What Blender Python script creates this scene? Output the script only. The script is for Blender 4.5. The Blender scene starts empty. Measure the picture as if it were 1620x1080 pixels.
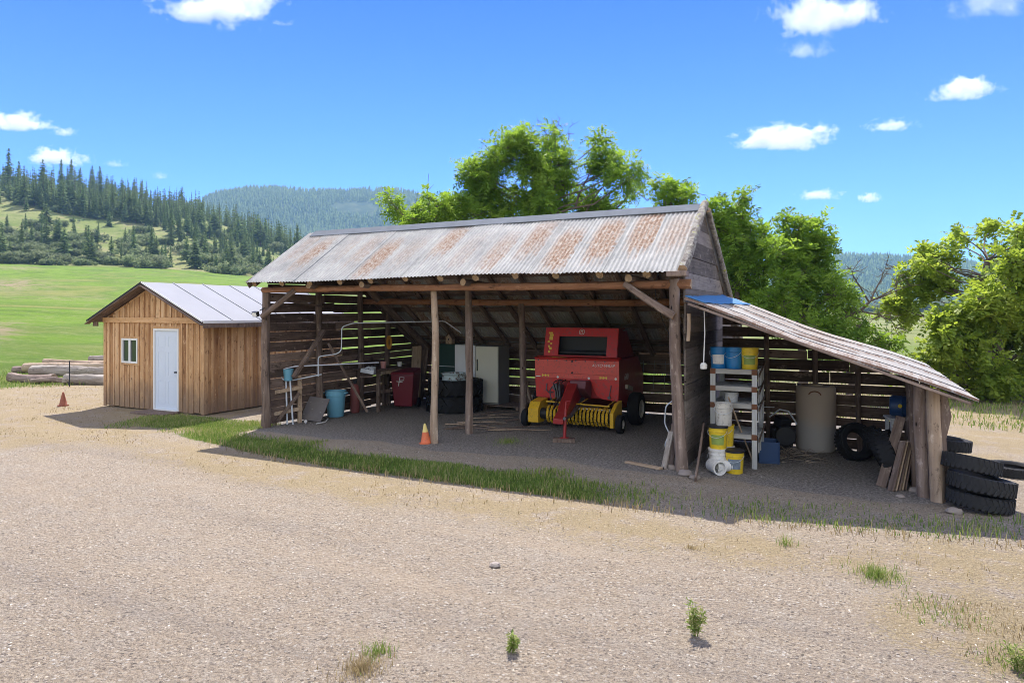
import bpy, bmesh, math, random
import numpy as np
from mathutils import Vector, Matrix, Euler, noise as mnoise
rnd = random.Random(7)
R = math.radians
sc = bpy.context.scene
COL = sc.collection

# ------------------------------------------------------------------ camera
CH, F_, HZ, AL = 2.45, 1080.0, 495.0, R(26.5)
cam_d = bpy.data.cameras.new('camera'); cam = bpy.data.objects.new('camera', cam_d); COL.objects.link(cam)
cam.location = (0, 0, CH); cam.rotation_euler = (R(90), 0, AL)
cam_d.lens = 24.0; cam_d.sensor_width = 36.0; cam_d.shift_y = -(540 - HZ) / 1620.0
cam_d.clip_start = 0.1; cam_d.clip_end = 40000
sc.camera = cam
# ------------------------------------------------------------------ light
SD = Vector((0.31, -0.64, -1.0)).normalized()          # direction the sunlight travels
SUN_EL = math.asin(-SD.z); SUN_AZ = math.atan2(-SD.x, -SD.y)   # azimuth from +Y towards +X
world = bpy.data.worlds.new("World"); sc.world = world; world.use_nodes = True
wn = world.node_tree; bg = wn.nodes['Background']
sky = wn.nodes.new('ShaderNodeTexSky'); sky.sky_type = 'NISHITA'; sky.sun_disc = False
sky.sun_elevation = SUN_EL; sky.sun_rotation = SUN_AZ; sky.altitude = 900; sky.air_density = 1.0; sky.dust_density = 0.0; sky.ozone_density = 3.2
tint = wn.nodes.new('ShaderNodeMix'); tint.data_type = 'RGBA'; tint.blend_type = 'MULTIPLY'; tint.inputs[0].default_value = 1.0
tc0 = wn.nodes.new('ShaderNodeTexCoord'); sp0 = wn.nodes.new('ShaderNodeSeparateXYZ'); wn.links.new(tc0.outputs['Generated'], sp0.inputs[0])
el = wn.nodes.new('ShaderNodeValToRGB'); el.color_ramp.elements[0].position = 0.0; el.color_ramp.elements[0].color = (.23, .38, .78, 1); el.color_ramp.elements[1].position = .42; el.color_ramp.elements[1].color = (.075, .215, .72, 1)
wn.links.new(sp0.outputs[2], el.inputs[0]); wn.links.new(el.outputs[0], tint.inputs[7]); wn.links.new(sky.outputs[0], tint.inputs[6]); 
# unseen broken white cloud added to the sky behind the viewer to brighten the shade
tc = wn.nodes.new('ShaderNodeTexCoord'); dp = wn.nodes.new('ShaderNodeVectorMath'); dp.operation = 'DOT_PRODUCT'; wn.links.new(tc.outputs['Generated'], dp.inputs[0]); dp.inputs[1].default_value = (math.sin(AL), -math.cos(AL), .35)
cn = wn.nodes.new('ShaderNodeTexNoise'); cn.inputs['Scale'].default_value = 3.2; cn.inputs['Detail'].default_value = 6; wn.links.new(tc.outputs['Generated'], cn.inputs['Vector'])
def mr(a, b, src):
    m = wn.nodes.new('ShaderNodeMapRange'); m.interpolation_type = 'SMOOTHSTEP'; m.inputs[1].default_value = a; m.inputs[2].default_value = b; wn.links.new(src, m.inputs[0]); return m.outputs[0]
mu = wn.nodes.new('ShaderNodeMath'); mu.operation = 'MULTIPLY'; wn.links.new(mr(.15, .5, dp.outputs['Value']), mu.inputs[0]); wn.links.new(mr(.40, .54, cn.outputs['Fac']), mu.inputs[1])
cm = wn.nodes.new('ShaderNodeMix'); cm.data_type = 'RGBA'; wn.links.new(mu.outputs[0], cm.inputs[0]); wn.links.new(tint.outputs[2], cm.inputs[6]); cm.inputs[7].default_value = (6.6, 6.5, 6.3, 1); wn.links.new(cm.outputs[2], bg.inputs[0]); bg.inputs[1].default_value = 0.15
sun_d = bpy.data.lights.new('sun', 'SUN'); sun = bpy.data.objects.new('sun', sun_d); COL.objects.link(sun)
sun_d.energy = 4.0; sun_d.angle = R(0.5); sun_d.color = (1.0, 0.95, 0.88)
sun.rotation_euler = SD.to_track_quat('-Z', 'Y').to_euler(); sun.location = (0, 0, 60)
sc.view_settings.view_transform = 'Standard'; sc.view_settings.look = 'None'
sc.view_settings.exposure = 1.27; sc.view_settings.gamma = 1.0
cy = sc.cycles
cy.max_bounces = 12; cy.diffuse_bounces = 4; cy.glossy_bounces = 3; cy.transmission_bounces = 5; cy.transparent_max_bounces = 8
cy.volume_bounces = 7; cy.filter_width = 0.9; cy.use_denoising = True

# ------------------------------------------------------------------ helpers
sa, ca = math.sin(AL), math.cos(AL)
def W(px, py, h=0.0):                 # the ground point seen at a photo position (layout measurements)
    Z = (CH - h) * F_ / (py - HZ); X = (px - 810) * Z / F_
    return Vector((X * ca - Z * sa, X * sa + Z * ca, h))
def polar(px, Z, z=0.0):
    X = (px - 810) * Z / F_
    return Vector((X * ca - Z * sa, X * sa + Z * ca, z))
def tag(o, label=None, cat=None, group=None, kind=None):
    if label: o['label'] = label
    if cat: o['category'] = cat
    if group: o['group'] = group
    if kind: o['kind'] = kind
    return o
def empty(name, loc, rz=0.0, label=None, cat=None, group=None):
    o = bpy.data.objects.new(name, None); o.location = loc; o.rotation_euler = (0, 0, rz)
    o.empty_display_size = 0.2; COL.objects.link(o); tag(o, label, cat, group); return o
def children(o): return [c for c in bpy.data.objects if c.parent == o]
def copy_tree(o, parent=None):
    c = o.copy(); COL.objects.link(c); c.parent = parent
    for ch in children(o): copy_tree(ch, c)
    return c
def copy_thing(o, loc, rz=0.0, label=None, group=None, scale=None, rot=None):
    c = copy_tree(o); c.location = loc
    c.rotation_euler = rot if rot is not None else (0, 0, rz)
    if scale: c.scale = (scale,) * 3 if not isinstance(scale, tuple) else scale
    if label: c['label'] = label
    if group: c['group'] = group
    return c
def frame(p0, p1, up=None):
    p0, p1 = Vector(p0), Vector(p1); z = (p1 - p0).normalized()
    u = Vector(up) if up else (Vector((0, 0, 1)) if abs(z.z) < 0.95 else Vector((1, 0, 0)))
    x = u.cross(z).normalized(); y = z.cross(x)
    return Matrix(((x.x, y.x, z.x, p0.x), (x.y, y.y, z.y, p0.y), (x.z, y.z, z.z, p0.z), (0, 0, 0, 1)))
class MB:
    def __init__(s): s.v = []; s.f = []; s.m = []; s.var = []; s.c = 0.5; s.mi = 0; s.M = None; s.suv = {}
    def add(s, vs, fs):
        b = len(s.v)
        for v in vs: s.v.append(tuple(s.M @ Vector(v)) if s.M is not None else tuple(v))
        for f in fs: s.f.append(tuple(b + i for i in f)); s.m.append(s.mi); s.var.append(s.c)
        return b
    def box(s, c, d, rot=None, taper=1.0):
        hx, hy, hz = d[0] / 2, d[1] / 2, d[2] / 2
        vs = [Vector((x * hx * (taper if z > 0 else 1), y * hy * (taper if z > 0 else 1), z * hz)) for z in (-1, 1) for x, y in ((-1, -1), (1, -1), (1, 1), (-1, 1))]
        if rot is not None:
            E = Euler(rot).to_matrix(); vs = [E @ v for v in vs]
        vs = [v + Vector(c) for v in vs]
        s.add(vs, [(3, 2, 1, 0), (4, 5, 6, 7), (0, 1, 5, 4), (1, 2, 6, 5), (2, 3, 7, 6), (3, 0, 4, 7)])
    def mm(s, a, b): s.box([(a[i] + b[i]) / 2 for i in range(3)], [abs(b[i] - a[i]) for i in range(3)])
    def bar(s, p0, p1, w, h, up=None):
        A = frame(p0, p1, up); L = (Vector(p1) - Vector(p0)).length
        vs = [A @ Vector((x * w / 2, y * h / 2, z)) for z in (0, L) for x, y in ((-1, -1), (1, -1), (1, 1), (-1, 1))]
        s.add(vs, [(3, 2, 1, 0), (4, 5, 6, 7), (0, 1, 5, 4), (1, 2, 6, 5), (2, 3, 7, 6), (3, 0, 4, 7)])
    def tube(s, pts, r, n=8, cap=True, closed=False):
        pts = [Vector(p) for p in pts]; rs = r if isinstance(r, (list, tuple)) else [r] * len(pts)
        vs = []; prev = None; N = len(pts)
        for i, p in enumerate(pts):
            a = pts[(i - 1) % N] if closed else pts[max(i - 1, 0)]; b = pts[(i + 1) % N] if closed else pts[min(i + 1, N - 1)]
            t = (b - a).normalized()
            if prev is None:
                u = Vector((0, 0, 1)) if abs(t.z) < .9 else Vector((1, 0, 0)); x = u.cross(t).normalized()
            else: x = (prev - t * prev.dot(t)).normalized()
            prev = x; y = t.cross(x)
            for k in range(n):
                q = 2 * math.pi * k / n; vs.append(p + (x * math.cos(q) + y * math.sin(q)) * rs[i])
        fs = []
        for i in range(N if closed else N - 1):
            j = (i + 1) % N
            for k in range(n): fs.append((i * n + k, i * n + (k + 1) % n, j * n + (k + 1) % n, j * n + k))
        if cap and not closed:
            fs.append(tuple(range(n - 1, -1, -1))); fs.append(tuple((N - 1) * n + k for k in range(n)))
        s.add(vs, fs)
    def lathe(s, prof, n=24, c=(0, 0, 0), axis='z', cap0=False, cap1=False):
        vs = []; c = Vector(c)
        for (r, z) in prof:
            for k in range(n):
                q = 2 * math.pi * k / n; a, b = r * math.cos(q), r * math.sin(q)
                vs.append(c + (Vector((a, b, z)) if axis == 'z' else Vector((z, a, b)) if axis == 'x' else Vector((a, z, -b))))
        fs = []
        for i in range(len(prof) - 1):
            for k in range(n): fs.append((i * n + k, i * n + (k + 1) % n, (i + 1) * n + (k + 1) % n, (i + 1) * n + k))
        if cap0: fs.append(tuple(range(n - 1, -1, -1)))
        if cap1: fs.append(tuple((len(prof) - 1) * n + k for k in range(n)))
        s.add(vs, fs)
    def prism(s, poly, x0, x1, axis='x'):      # polygon in (y,z) extruded along x, or in (x,z) along y, or (x,y) along z
        n = len(poly)
        def P(a, b, t): return (t, a, b) if axis == 'x' else (a, t, b) if axis == 'y' else (a, b, t)
        vs = [P(a, b, x0) for a, b in poly] + [P(a, b, x1) for a, b in poly]
        fs = [tuple(range(n - 1, -1, -1)), tuple(range(n, 2 * n))] + [(i, (i + 1) % n, n + (i + 1) % n, n + i) for i in range(n)]
        s.add(vs, fs)
    def build(s, name, mats, parent=None, smooth=False, loc=None, offset=None, bevel=0.0):
        me = bpy.data.meshes.new(name)
        vs = s.v
        if offset is not None: vs = [(v[0] - offset[0], v[1] - offset[1], v[2] - offset[2]) for v in vs]
        me.from_pydata(vs, [], s.f)
        if not isinstance(mats, (list, tuple)): mats = [mats]
        for m in mats: me.materials.append(m)
        me.polygons.foreach_set('material_index', s.m)
        a = me.attributes.new('var', 'FLOAT', 'FACE'); a.data.foreach_set('value', s.var)
        if smooth: me.polygons.foreach_set('use_smooth', [True] * len(s.f))
        me.update()
        bm = bmesh.new(); bm.from_mesh(me); bmesh.ops.recalc_face_normals(bm, faces=bm.faces); bm.to_mesh(me); bm.free()
        if smooth: me.set_sharp_from_angle(angle=R(40))
        o = bpy.data.objects.new(name, me); COL.objects.link(o)
        if parent: o.parent = parent
        if loc is not None: o.location = loc
        if bevel:
            b = o.modifiers.new('bevel', 'BEVEL'); b.width = bevel; b.segments = 2; b.limit_method = 'ANGLE'
        return o
def place(o, M, parent=None, off=None):     # local frame matrix, parent is an unrotated empty at off
    if off is not None: M = Matrix.Translation(-Vector(off)) @ M
    o.matrix_local = M
    return o
def np_mesh(name, verts, faces, mats, smooth=False, var=None, matidx=None, normals=True):
    me = bpy.data.meshes.new(name); verts = np.asarray(verts, np.float32); faces = np.asarray(faces, np.int32)
    n = faces.shape[1]
    me.vertices.add(len(verts)); me.vertices.foreach_set('co', verts.ravel())
    me.loops.add(faces.size); me.loops.foreach_set('vertex_index', faces.ravel())
    me.polygons.add(len(faces)); me.polygons.foreach_set('loop_start', np.arange(0, faces.size, n, dtype=np.int32))
    try: me.polygons.foreach_set('loop_total', np.full(len(faces), n, np.int32))
    except Exception: pass
    if matidx is not None: me.polygons.foreach_set('material_index', np.asarray(matidx, np.int32))
    for m in (mats if isinstance(mats, (list, tuple)) else [mats]): me.materials.append(m)
    if smooth: me.polygons.foreach_set('use_smooth', np.ones(len(faces), bool))
    me.update(calc_edges=True); me.validate()
    if var is not None:
        a = me.attributes.new('var', 'FLOAT', 'FACE'); a.data.foreach_set('value', np.asarray(var, np.float32))
    return me
def link(name, me, parent=None, loc=None):
    o = bpy.data.objects.new(name, me); COL.objects.link(o)
    if parent: o.parent = parent
    if loc is not None: o.location = loc
    return o
# wobbly log along local +Z
def log_mesh(L, r0, r1, n=12, wob=0.03, seed=0, seg=None):
    g = random.Random(seed); seg = seg or max(4, int(L / 0.11)); mb = MB(); vs = []
    bx, by = g.uniform(0, 9), g.uniform(0, 9)
    for i in range(seg + 1):
        t = i / seg; r = r0 + (r1 - r0) * t
        cx = wob * math.sin(t * 3.1 + bx) - wob * math.sin(bx); cyy = wob * math.sin(t * 4 + by) - wob * math.sin(by)
        for k in range(n):
            q = 2 * math.pi * k / n
            rr = r * (1 + 0.18 * mnoise.noise(Vector((math.cos(q) * 1.3, math.sin(q) * 1.3, t * L * 1.6 + bx))) + 0.09 * mnoise.noise(Vector((math.cos(q) * 4, math.sin(q) * 4, t * L * 5 + by))))
            vs.append((cx + rr * math.cos(q), cyy + rr * math.sin(q), t * L))
    fs = [(i * n + k, i * n + (k + 1) % n, (i + 1) * n + (k + 1) % n, (i + 1) * n + k) for i in range(seg) for k in range(n)]
    mb.add(vs, fs); mb.mi = 1
    mb.add([vs[k] for k in range(n)], [tuple(range(n - 1, -1, -1))]); mb.add([vs[seg * n + k] for k in range(n)], [tuple(range(n))])
    return mb
def log(name, p0, p1, r0, r1, mats, parent=None, off=(0, 0, 0), wob=0.02, seed=0):
    L = (Vector(p1) - Vector(p0)).length
    o = log_mesh(L, r0, r1, wob=wob, seed=seed).build(name, mats, parent, smooth=True)
    return place(o, frame(p0, p1), off=off)
def plank(name, p0, p1, w, h, mat, parent=None, off=(0, 0, 0), up=None, bevel=0.004):
    L = (Vector(p1) - Vector(p0)).length
    mb = MB(); mb.mm((-w / 2, -h / 2, 0), (w / 2, h / 2, L)); o = mb.build(name, mat, parent, bevel=bevel)
    return place(o, frame(p0, p1, up), off=off)

# ------------------------------------------------------------------ material kit
class G:
    def __init__(s, name):
        s.mat = bpy.data.materials.new(name); s.mat.use_nodes = True; s.nt = s.mat.node_tree
        s.b = s.nt.nodes['Principled BSDF']; s.out = s.nt.nodes['Material Output']
    def n(s, t, **k):
        x = s.nt.nodes.new('ShaderNode' + t)
        for a, b in k.items(): setattr(x, a, b)
        return x
    def set(s, sock, val):
        if isinstance(val, bpy.types.NodeSocket): s.nt.links.new(val, sock)
        else: sock.default_value = val
    def co(s, kind='Object', scale=(1, 1, 1), rot=(0, 0, 0), rand=False):
        v = s.n('TexCoord').outputs[kind] if kind != 'World' else s.n('NewGeometry').outputs['Position']
        if rand:
            oi = s.n('ObjectInfo'); a = s.n('VectorMath', operation='ADD'); m = s.n('Math', operation='MULTIPLY'); s.set(m.inputs[0], oi.outputs['Random']); m.inputs[1].default_value = 37.0
            s.set(a.inputs[0], v); s.set(a.inputs[1], m.outputs[0]); v = a.outputs[0]
        mp = s.n('Mapping'); s.set(mp.inputs['Vector'], v); mp.inputs['Scale'].default_value = scale; mp.inputs['Rotation'].default_value = rot
        return mp.outputs[0]
    def attr(s, name, out='Fac'): return s.n('Attribute', attribute_name=name).outputs[out]
    def noise(s, v, scale=5, detail=4, rough=.55, dist=0.0, out='Fac'):
        x = s.n('TexNoise'); s.set(x.inputs['Vector'], v); x.inputs['Scale'].default_value = scale; x.inputs['Detail'].default_value = detail; x.inputs['Roughness'].default_value = rough; x.inputs['Distortion'].default_value = dist
        return x.outputs[out]
    def voro(s, v, scale=5, feature='F1', out='Distance', rnd=1.0):
        x = s.n('TexVoronoi', feature=feature); s.set(x.inputs['Vector'], v); x.inputs['Scale'].default_value = scale; x.inputs['Randomness'].default_value = rnd
        return x.outputs[out]
    def math(s, op, a, b=0.0, clamp=False):
        x = s.n('Math', operation=op, use_clamp=clamp); s.set(x.inputs[0], a); s.set(x.inputs[1], b); return x.outputs[0]
    def ramp(s, f, stops, interp='LINEAR'):
        x = s.n('ValToRGB'); e = x.color_ramp; e.interpolation = interp
        while len(e.elements) < len(stops): e.elements.new(0.5)
        for el, (p, c) in zip(e.elements, stops):
            el.position = p; el.color = (c[0], c[1], c[2], 1) if isinstance(c, (tuple, list)) else (c, c, c, 1)
        s.set(x.inputs[0], f); return x.outputs[0]
    def sm(s, f, a, b):      # smoothstep a..b -> 0..1
        x = s.n('MapRange', interpolation_type='SMOOTHSTEP'); s.set(x.inputs[0], f); x.inputs[1].default_value = a; x.inputs[2].default_value = b; return x.outputs[0]
    def mix(s, f, a, b, mode='MIX'):
        x = s.n('Mix', data_type='RGBA', blend_type=mode); s.set(x.inputs[0], f)
        for i, c in ((6, a), (7, b)):
            s.set(x.inputs[i], c if isinstance(c, bpy.types.NodeSocket) else (c[0], c[1], c[2], 1))
        return x.outputs[2]
    def bump(s, h, strength=.5, dist=.02, normal=None):
        x = s.n('Bump'); s.set(x.inputs['Height'], h); x.inputs['Strength'].default_value = strength; x.inputs['Distance'].default_value = dist
        if normal is not None: s.set(x.inputs['Normal'], normal)
        return x.outputs[0]
    def done(s, color, rough=.8, metal=0.0, normal=None, spec=None):
        s.set(s.b.inputs['Base Color'], color if isinstance(color, bpy.types.NodeSocket) else (*color, 1)); s.set(s.b.inputs['Roughness'], rough); s.set(s.b.inputs['Metallic'], metal)
        if normal is not None: s.set(s.b.inputs['Normal'], normal)
        if spec is not None: s.b.inputs['Specular IOR Level'].default_value = spec
        return s.mat
_c = {}
def plain(name, col, rough=.6, metal=0.0, vary=.25, scale=6, bump=.1, spec=None, dirt=0.0):
    if name in _c: return _c[name]
    g = G(name); v = g.co('Object', rand=True)
    n = g.noise(v, scale, 5, .6); n2 = g.noise(v, scale * 7, 3, .6)
    dark = [c * (1 - vary) for c in col]; lite = [min(1, c * (1 + vary)) for c in col]
    c = g.mix(n, dark, lite)
    if dirt: c = g.mix(g.math('MULTIPLY', g.sm(n2, .5, .7), dirt), c, (.10, .085, .07))
    _c[name] = g.done(c, g.math('ADD', g.math('MULTIPLY', n2, .2), rough - .1), metal, g.bump(n2, bump, .01), spec)
    return _c[name]
def wood(name, cols, axis='z', grain=1.0, rough=.9, knots=True, bump=.6, gray=None):
    sc_ = {'x': (1.2, 22, 22), 'y': (22, 1.2, 22), 'z': (22, 22, 1.2)}[axis]
    sc_ = tuple(a * grain for a in sc_)
    g = G(name); v = g.co('Object', sc_, rand=True); v1 = g.co('Object', rand=True)
    gr = g.noise(v, 1.0, 6, .65, .4); big = g.noise(v1, 1.7, 4, .6)
    var = g.attr('var')
    f = g.math('ADD', g.math('MULTIPLY', gr, .55), g.math('ADD', g.math('MULTIPLY', big, .25), g.math('MULTIPLY', var, .35)))
    c = g.ramp(f, [(.28, cols[0]), (.50, cols[1]), (.66, cols[2]), (.85, cols[3])])
    if knots:
        kn = g.voro(g.co('Object', tuple(4.5 if a > 5 else 2.2 for a in sc_), rand=True), 1.0)
        bl = g.noise(g.co('Object', tuple(9 if a > 5 else 4 for a in sc_), rand=True), 1.0, 5, .75); c = g.mix(g.math('MULTIPLY', g.sm(bl, .56, .70), .6), c, [min(1, x * 1.15) for x in cols[3]]); c = g.mix(g.math('MULTIPLY', g.sm(bl, .44, .32), .7), c, [x * .6 for x in cols[0]])
        c = g.mix(g.sm(kn, .10, .03), c, [x * .35 for x in cols[0]])
    if gray is not None:
        z = g.n('SeparateXYZ'); g.set(z.inputs[0], g.n('NewGeometry').outputs['Position'])
        low = g.sm(g.math('ADD', z.outputs[2], g.math('MULTIPLY', g.noise(v1, 3, 4), .9)), 1.45, .55)
        c = g.mix(g.math('MULTIPLY', low, gray[0]), c, gray[1])
    return g.done(c, rough, 0, g.bump(gr, bump, .012), .2)
OLD = wood('old_dark_wood', [(.04, .028, .022), (.11, .077, .06), (.22, .16, .125), (.36, .28, .22)])
OLDY = wood('old_boards_along_depth', [(.035, .024, .02), (.10, .068, .052), (.18, .125, .095), (.30, .22, .17)], 'y')
OLDX = wood('old_boards_along_length', [(.035, .024, .02), (.10, .068, .052), (.18, .125, .095), (.30, .22, .17)], 'x')
GABLE = wood('weathered_gable_boards', [(.055, .045, .038), (.13, .108, .092), (.20, .168, .145), (.30, .26, .23)], 'y')
REDW = wood('reddish_beam_wood', [(.12, .055, .03), (.24, .115, .06), (.36, .18, .10), (.45, .26, .16)])
LOGC = wood('peeled_log_wood', [(.10, .07, .05), (.30, .215, .15), (.46, .35, .255), (.60, .49, .38)], bump=1, grain=.5)
LOGD = wood('brown_log_wood', [(.045, .032, .026), (.15, .105, .083), (.29, .22, .18), (.44, .36, .30)], bump=1, grain=.5)
ENDG = wood('cut_log_end', [(.16, .10, .06), (.30, .20, .12), (.42, .30, .19), (.5, .38, .26)], 'z')
GREYL = wood('silvery_log', [(.09, .07, .055), (.24, .20, .165), (.40, .36, .31), (.55, .51, .45)], bump=.8, grain=.7)
PINEZ = wood('fresh_pine_boards', [(.20, .09, .04), (.42, .235, .11), (.58, .36, .185), (.70, .50, .30)], 'z', gray=(.75, (.20, .145, .105)))
PINE_T = wood('pine_trim', [(.35, .19, .08), (.52, .30, .14), (.64, .40, .21), (.72, .5, .3)], 'x')
PINE_L = wood('pale_lumber', [(.22, .15, .10), (.36, .26, .17), (.48, .36, .25), (.58, .46, .34)])
# ------------------------------------------------------------------ terrain: rings round the camera's ground point
def lerp_tab(x, tab):
    xs = [t[0] for t in tab]; ys = [t[1] for t in tab]; return float(np.interp(x, xs, ys))
T_FIELD = [(-900, 405), (-200, 415), (0, 417), (150, 421), (300, 428), (400, 437), (520, 458), (620, 480), (720, 491), (900, 494), (1800, 494)]
T_HILL = [(-900, 250), (-300, 275), (-60, 292), (0, 300), (60, 306), (130, 310), (200, 322), (300, 340), (400, 372), (480, 398), (560, 432), (660, 478), (760, 493), (1800, 494)]
T_FAR = [(-900, 340), (150, 345), (250, 338), (310, 322), (345, 308), (390, 301), (430, 299), (480, 303), (540, 305), (580, 303), (620, 302), (660, 308), (720, 330), (800, 362), (900, 392), (1000, 405), (1100, 412), (1200, 418), (1290, 412), (1330, 406), (1400, 408), (1480, 413), (1560, 422), (1700, 432), (1900, 425), (2600, 400)]
D0, D1, D2, D3, D4 = 34.0, 265.0, 520.0, 1250.0, 2050.0
def smooth(t): t = min(1, max(0, t)); return t * t * (3 - 2 * t)
def zat(px, py, d, c): return CH + (HZ - py) * d * c / F_
def H(d, az):          # az measured from the camera's forward direction, + to the right
    azc = max(-R(62), min(R(62), az)); c = math.cos(azc); px = 810 + F_ * math.tan(azc)
    right = smooth((px - 900) / 300)
    if d < D0: return 0.0
    zf = zat(px, lerp_tab(px, T_FIELD), D1, c)
    if d <= D1:
        t = (d - D0) / (D1 - D0); return (zf if right < 1 else 0) * (t ** 1.25) + 0.25 * mnoise.noise(Vector((d * .03, az * 9, 0))) * min(1, t * 8)
    zh = zat(px, lerp_tab(px, T_HILL), D2, c)
    if d <= D2:
        t = (d - D1) / (D2 - D1); bumpy = 3.5 * mnoise.noise(Vector((d * .014, az * 14, 3))) * math.sin(math.pi * t) * min(1, max(0, (zh - zf) / 15))
        return zf + (zh - zf) * (0.55 * t + .45 * smooth(t)) + bumpy
    zb = zat(px, 500 if right > .5 else 470, D3, c) if right > 0 else zh * .75
    if right > 0: zb = zat(px, 494 + 7 * right, D3, c)
    if d <= D3: return zh + (zb - zh) * smooth((d - D2) / (D3 - D2))
    zt = zat(px, lerp_tab(px, T_FAR) + 2 * mnoise.noise(Vector((px * .02, 0, 5))), D4, c)
    if d <= D4:
        t = (d - D3) / (D4 - D3)
        return zb + (zt - zb) * (0.7 * t + .3 * smooth(t)) + 28 * mnoise.noise(Vector((d * .0045, az * 9, 9))) * math.sin(math.pi * t)
    return zt * max(0.05, 1 - smooth((d - D4) / 1500) * .9)
def pos(az, d, z=None):
    x = d * math.sin(az); y = d * math.cos(az); return Vector((x * ca - y * sa, x * sa + y * ca, H(d, az) if z is None else z))
def az_of(px): return math.atan2(px - 810, F_)
azs = [R(a) for a in np.arange(-46, 46.01, 0.32)] + [R(a) for a in range(50, 314, 6)]
ds = []; d = 0.6
while d < 30: ds.append(d); d += 0.09 + d * .012
ds += list(np.geomspace(30, D1, 46)); ds += list(np.linspace(D1, D2, 30)[1:]); ds += list(np.linspace(D2, D3, 16)[1:]); ds += list(np.linspace(D3, D4, 34)[1:]); ds += [2400, 3000, 4500, 9000]
nA = len(azs)
def norm(a): return a if a <= math.pi else a - 2 * math.pi
V = np.array([pos(norm(a), d) for d in ds for a in azs], np.float32)
def segdist(x, y, ax, ay, bx, by):
    t = ((x - ax) * (bx - ax) + (y - ay) * (by - ay)) / ((bx - ax) ** 2 + (by - ay) ** 2); t = np.clip(t, 0, 1)
    return np.hypot(x - ax - t * (bx - ax), y - ay - t * (by - ay))
# cover masks on the yard
X_, Y_ = V[:, 0], V[:, 1]
nz = np.array([mnoise.noise(Vector((float(x) * .55, float(y) * .55, 0))) + .5 * mnoise.noise(Vector((float(x) * 1.7, float(y) * 1.7, 4))) if i < len(V) else 0 for i, (x, y) in enumerate(V[:, :2])])
def sst(x, a, b): t = np.clip((x - a) / (b - a), 0, 1); return t * t * (3 - 2 * t)
def front_y(x): return np.interp(x, [-22, -16, -12, -9, -7, -5, -1.6, 0, 1.5, 3, 6], [9.4, 9.3, 9.15, 8.62, 8.45, 8.4, 8.3, 8.5, 8.8, 9.5, 11.0])
fy = front_y(X_)
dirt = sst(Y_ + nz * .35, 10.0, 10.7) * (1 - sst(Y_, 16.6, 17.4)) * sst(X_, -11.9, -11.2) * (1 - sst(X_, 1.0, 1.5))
green = sst(Y_ + nz * .12, fy - .1, fy + .15) * (1 - sst(Y_ + nz * .4, fy + .55, fy + 1.2)) * (1 - dirt) * (1 - .75 * sst(X_, -4.0, -2.2)) * sst(X_ , -12.9, -11.6) * (1 - sst(X_ + nz, 2.0, 3.2)) * .85
# green lawn streak between shed and barn, the field beyond the yard
green = np.maximum(green, .8 * np.clip(1 - segdist(X_, Y_, -14.0, 10.3, -11.9, 10.5) / .8 + nz * .5, 0, 1))
dry = np.exp(-((Y_ - (fy - .75)) / .8) ** 2) * (.75 + nz * .6)
dry = np.maximum(dry, .9 * sst(-X_ + nz * 2, 11.5, 14.0) * sst(Y_, 5.5, 8.0))
dry = np.maximum(dry, sst(np.hypot(X_, Y_) + nz * 2, 15.5, 19)); dry = np.maximum(dry, .75 * sst(X_ + nz * 2, 2.0, 4.0) * sst(Y_, 9, 11))
for (px, py, r) in [(1560, 1000, 1.1), (1480, 975, .6), (1330, 690, 1.4), (1600, 700, 2.2)]:
    p = W(px, py); dry = np.maximum(dry, np.clip(1.25 - np.hypot(X_ - p.x, Y_ - p.y) / r + nz * .8, 0, 1) * .8)
far = sst(-X_ * .9 + Y_ * .42 + nz * 1.5, 26.5, 29.5)      # behind the log pile
far = np.maximum(far, sst(Y_ + nz * 3, 19, 24) * .9); far = far * (1 - .6 * sst(X_, -8, 0))
green = np.clip(green, 0, 1); dry = np.clip(dry * (1 - far) * (1 - dirt), 0, 1)
def split_mesh(name, i0, i1, mat, attrs):
    nr = i1 - i0 + 1
    v = V[i0 * nA:(i1 + 1) * nA]; idx = np.arange(nr * nA).reshape(nr, nA)
    a = idx[:-1]; b = idx[1:]; q = np.stack([a, np.roll(a, -1, 1), np.roll(b, -1, 1), b], -1).reshape(-1, 4)
    me = np_mesh(name, v, q, mat, smooth=True)
    for k, arr in attrs.items():
        at = me.attributes.new(k, 'FLOAT', 'POINT'); at.data.foreach_set('value', np.ascontiguousarray(arr[i0 * nA:(i1 + 1) * nA], np.float32))
    return tag(link(name, me), kind='structure')
def meadow_col(g):
    w2 = g.co('World', (1, 1, 1))
    m1 = g.noise(w2, .035, 5, .6, 1.0); m2 = g.noise(g.co('World', (.25, .9, 1), (0, 0, -.45)), 1.0, 6, .75); m3 = g.noise(w2, 1.3, 7, .85)
    c = g.ramp(m1, [(.32, (.075, .13, .014)), (.45, (.13, .215, .018)), (.55, (.095, .155, .02)), (.66, (.19, .20, .05))])
    c = g.mix(g.math('MULTIPLY', g.sm(m2, .50, .66), .65), c, (.19, .215, .07))
    c = g.mix(g.math('MULTIPLY', g.sm(m2, .46, .30), .5), c, (.065, .11, .012))
    return g.mix(g.math('MULTIPLY', g.sm(m3, .50, .68), .7), c, (.21, .245, .07)), m2, m3
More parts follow.
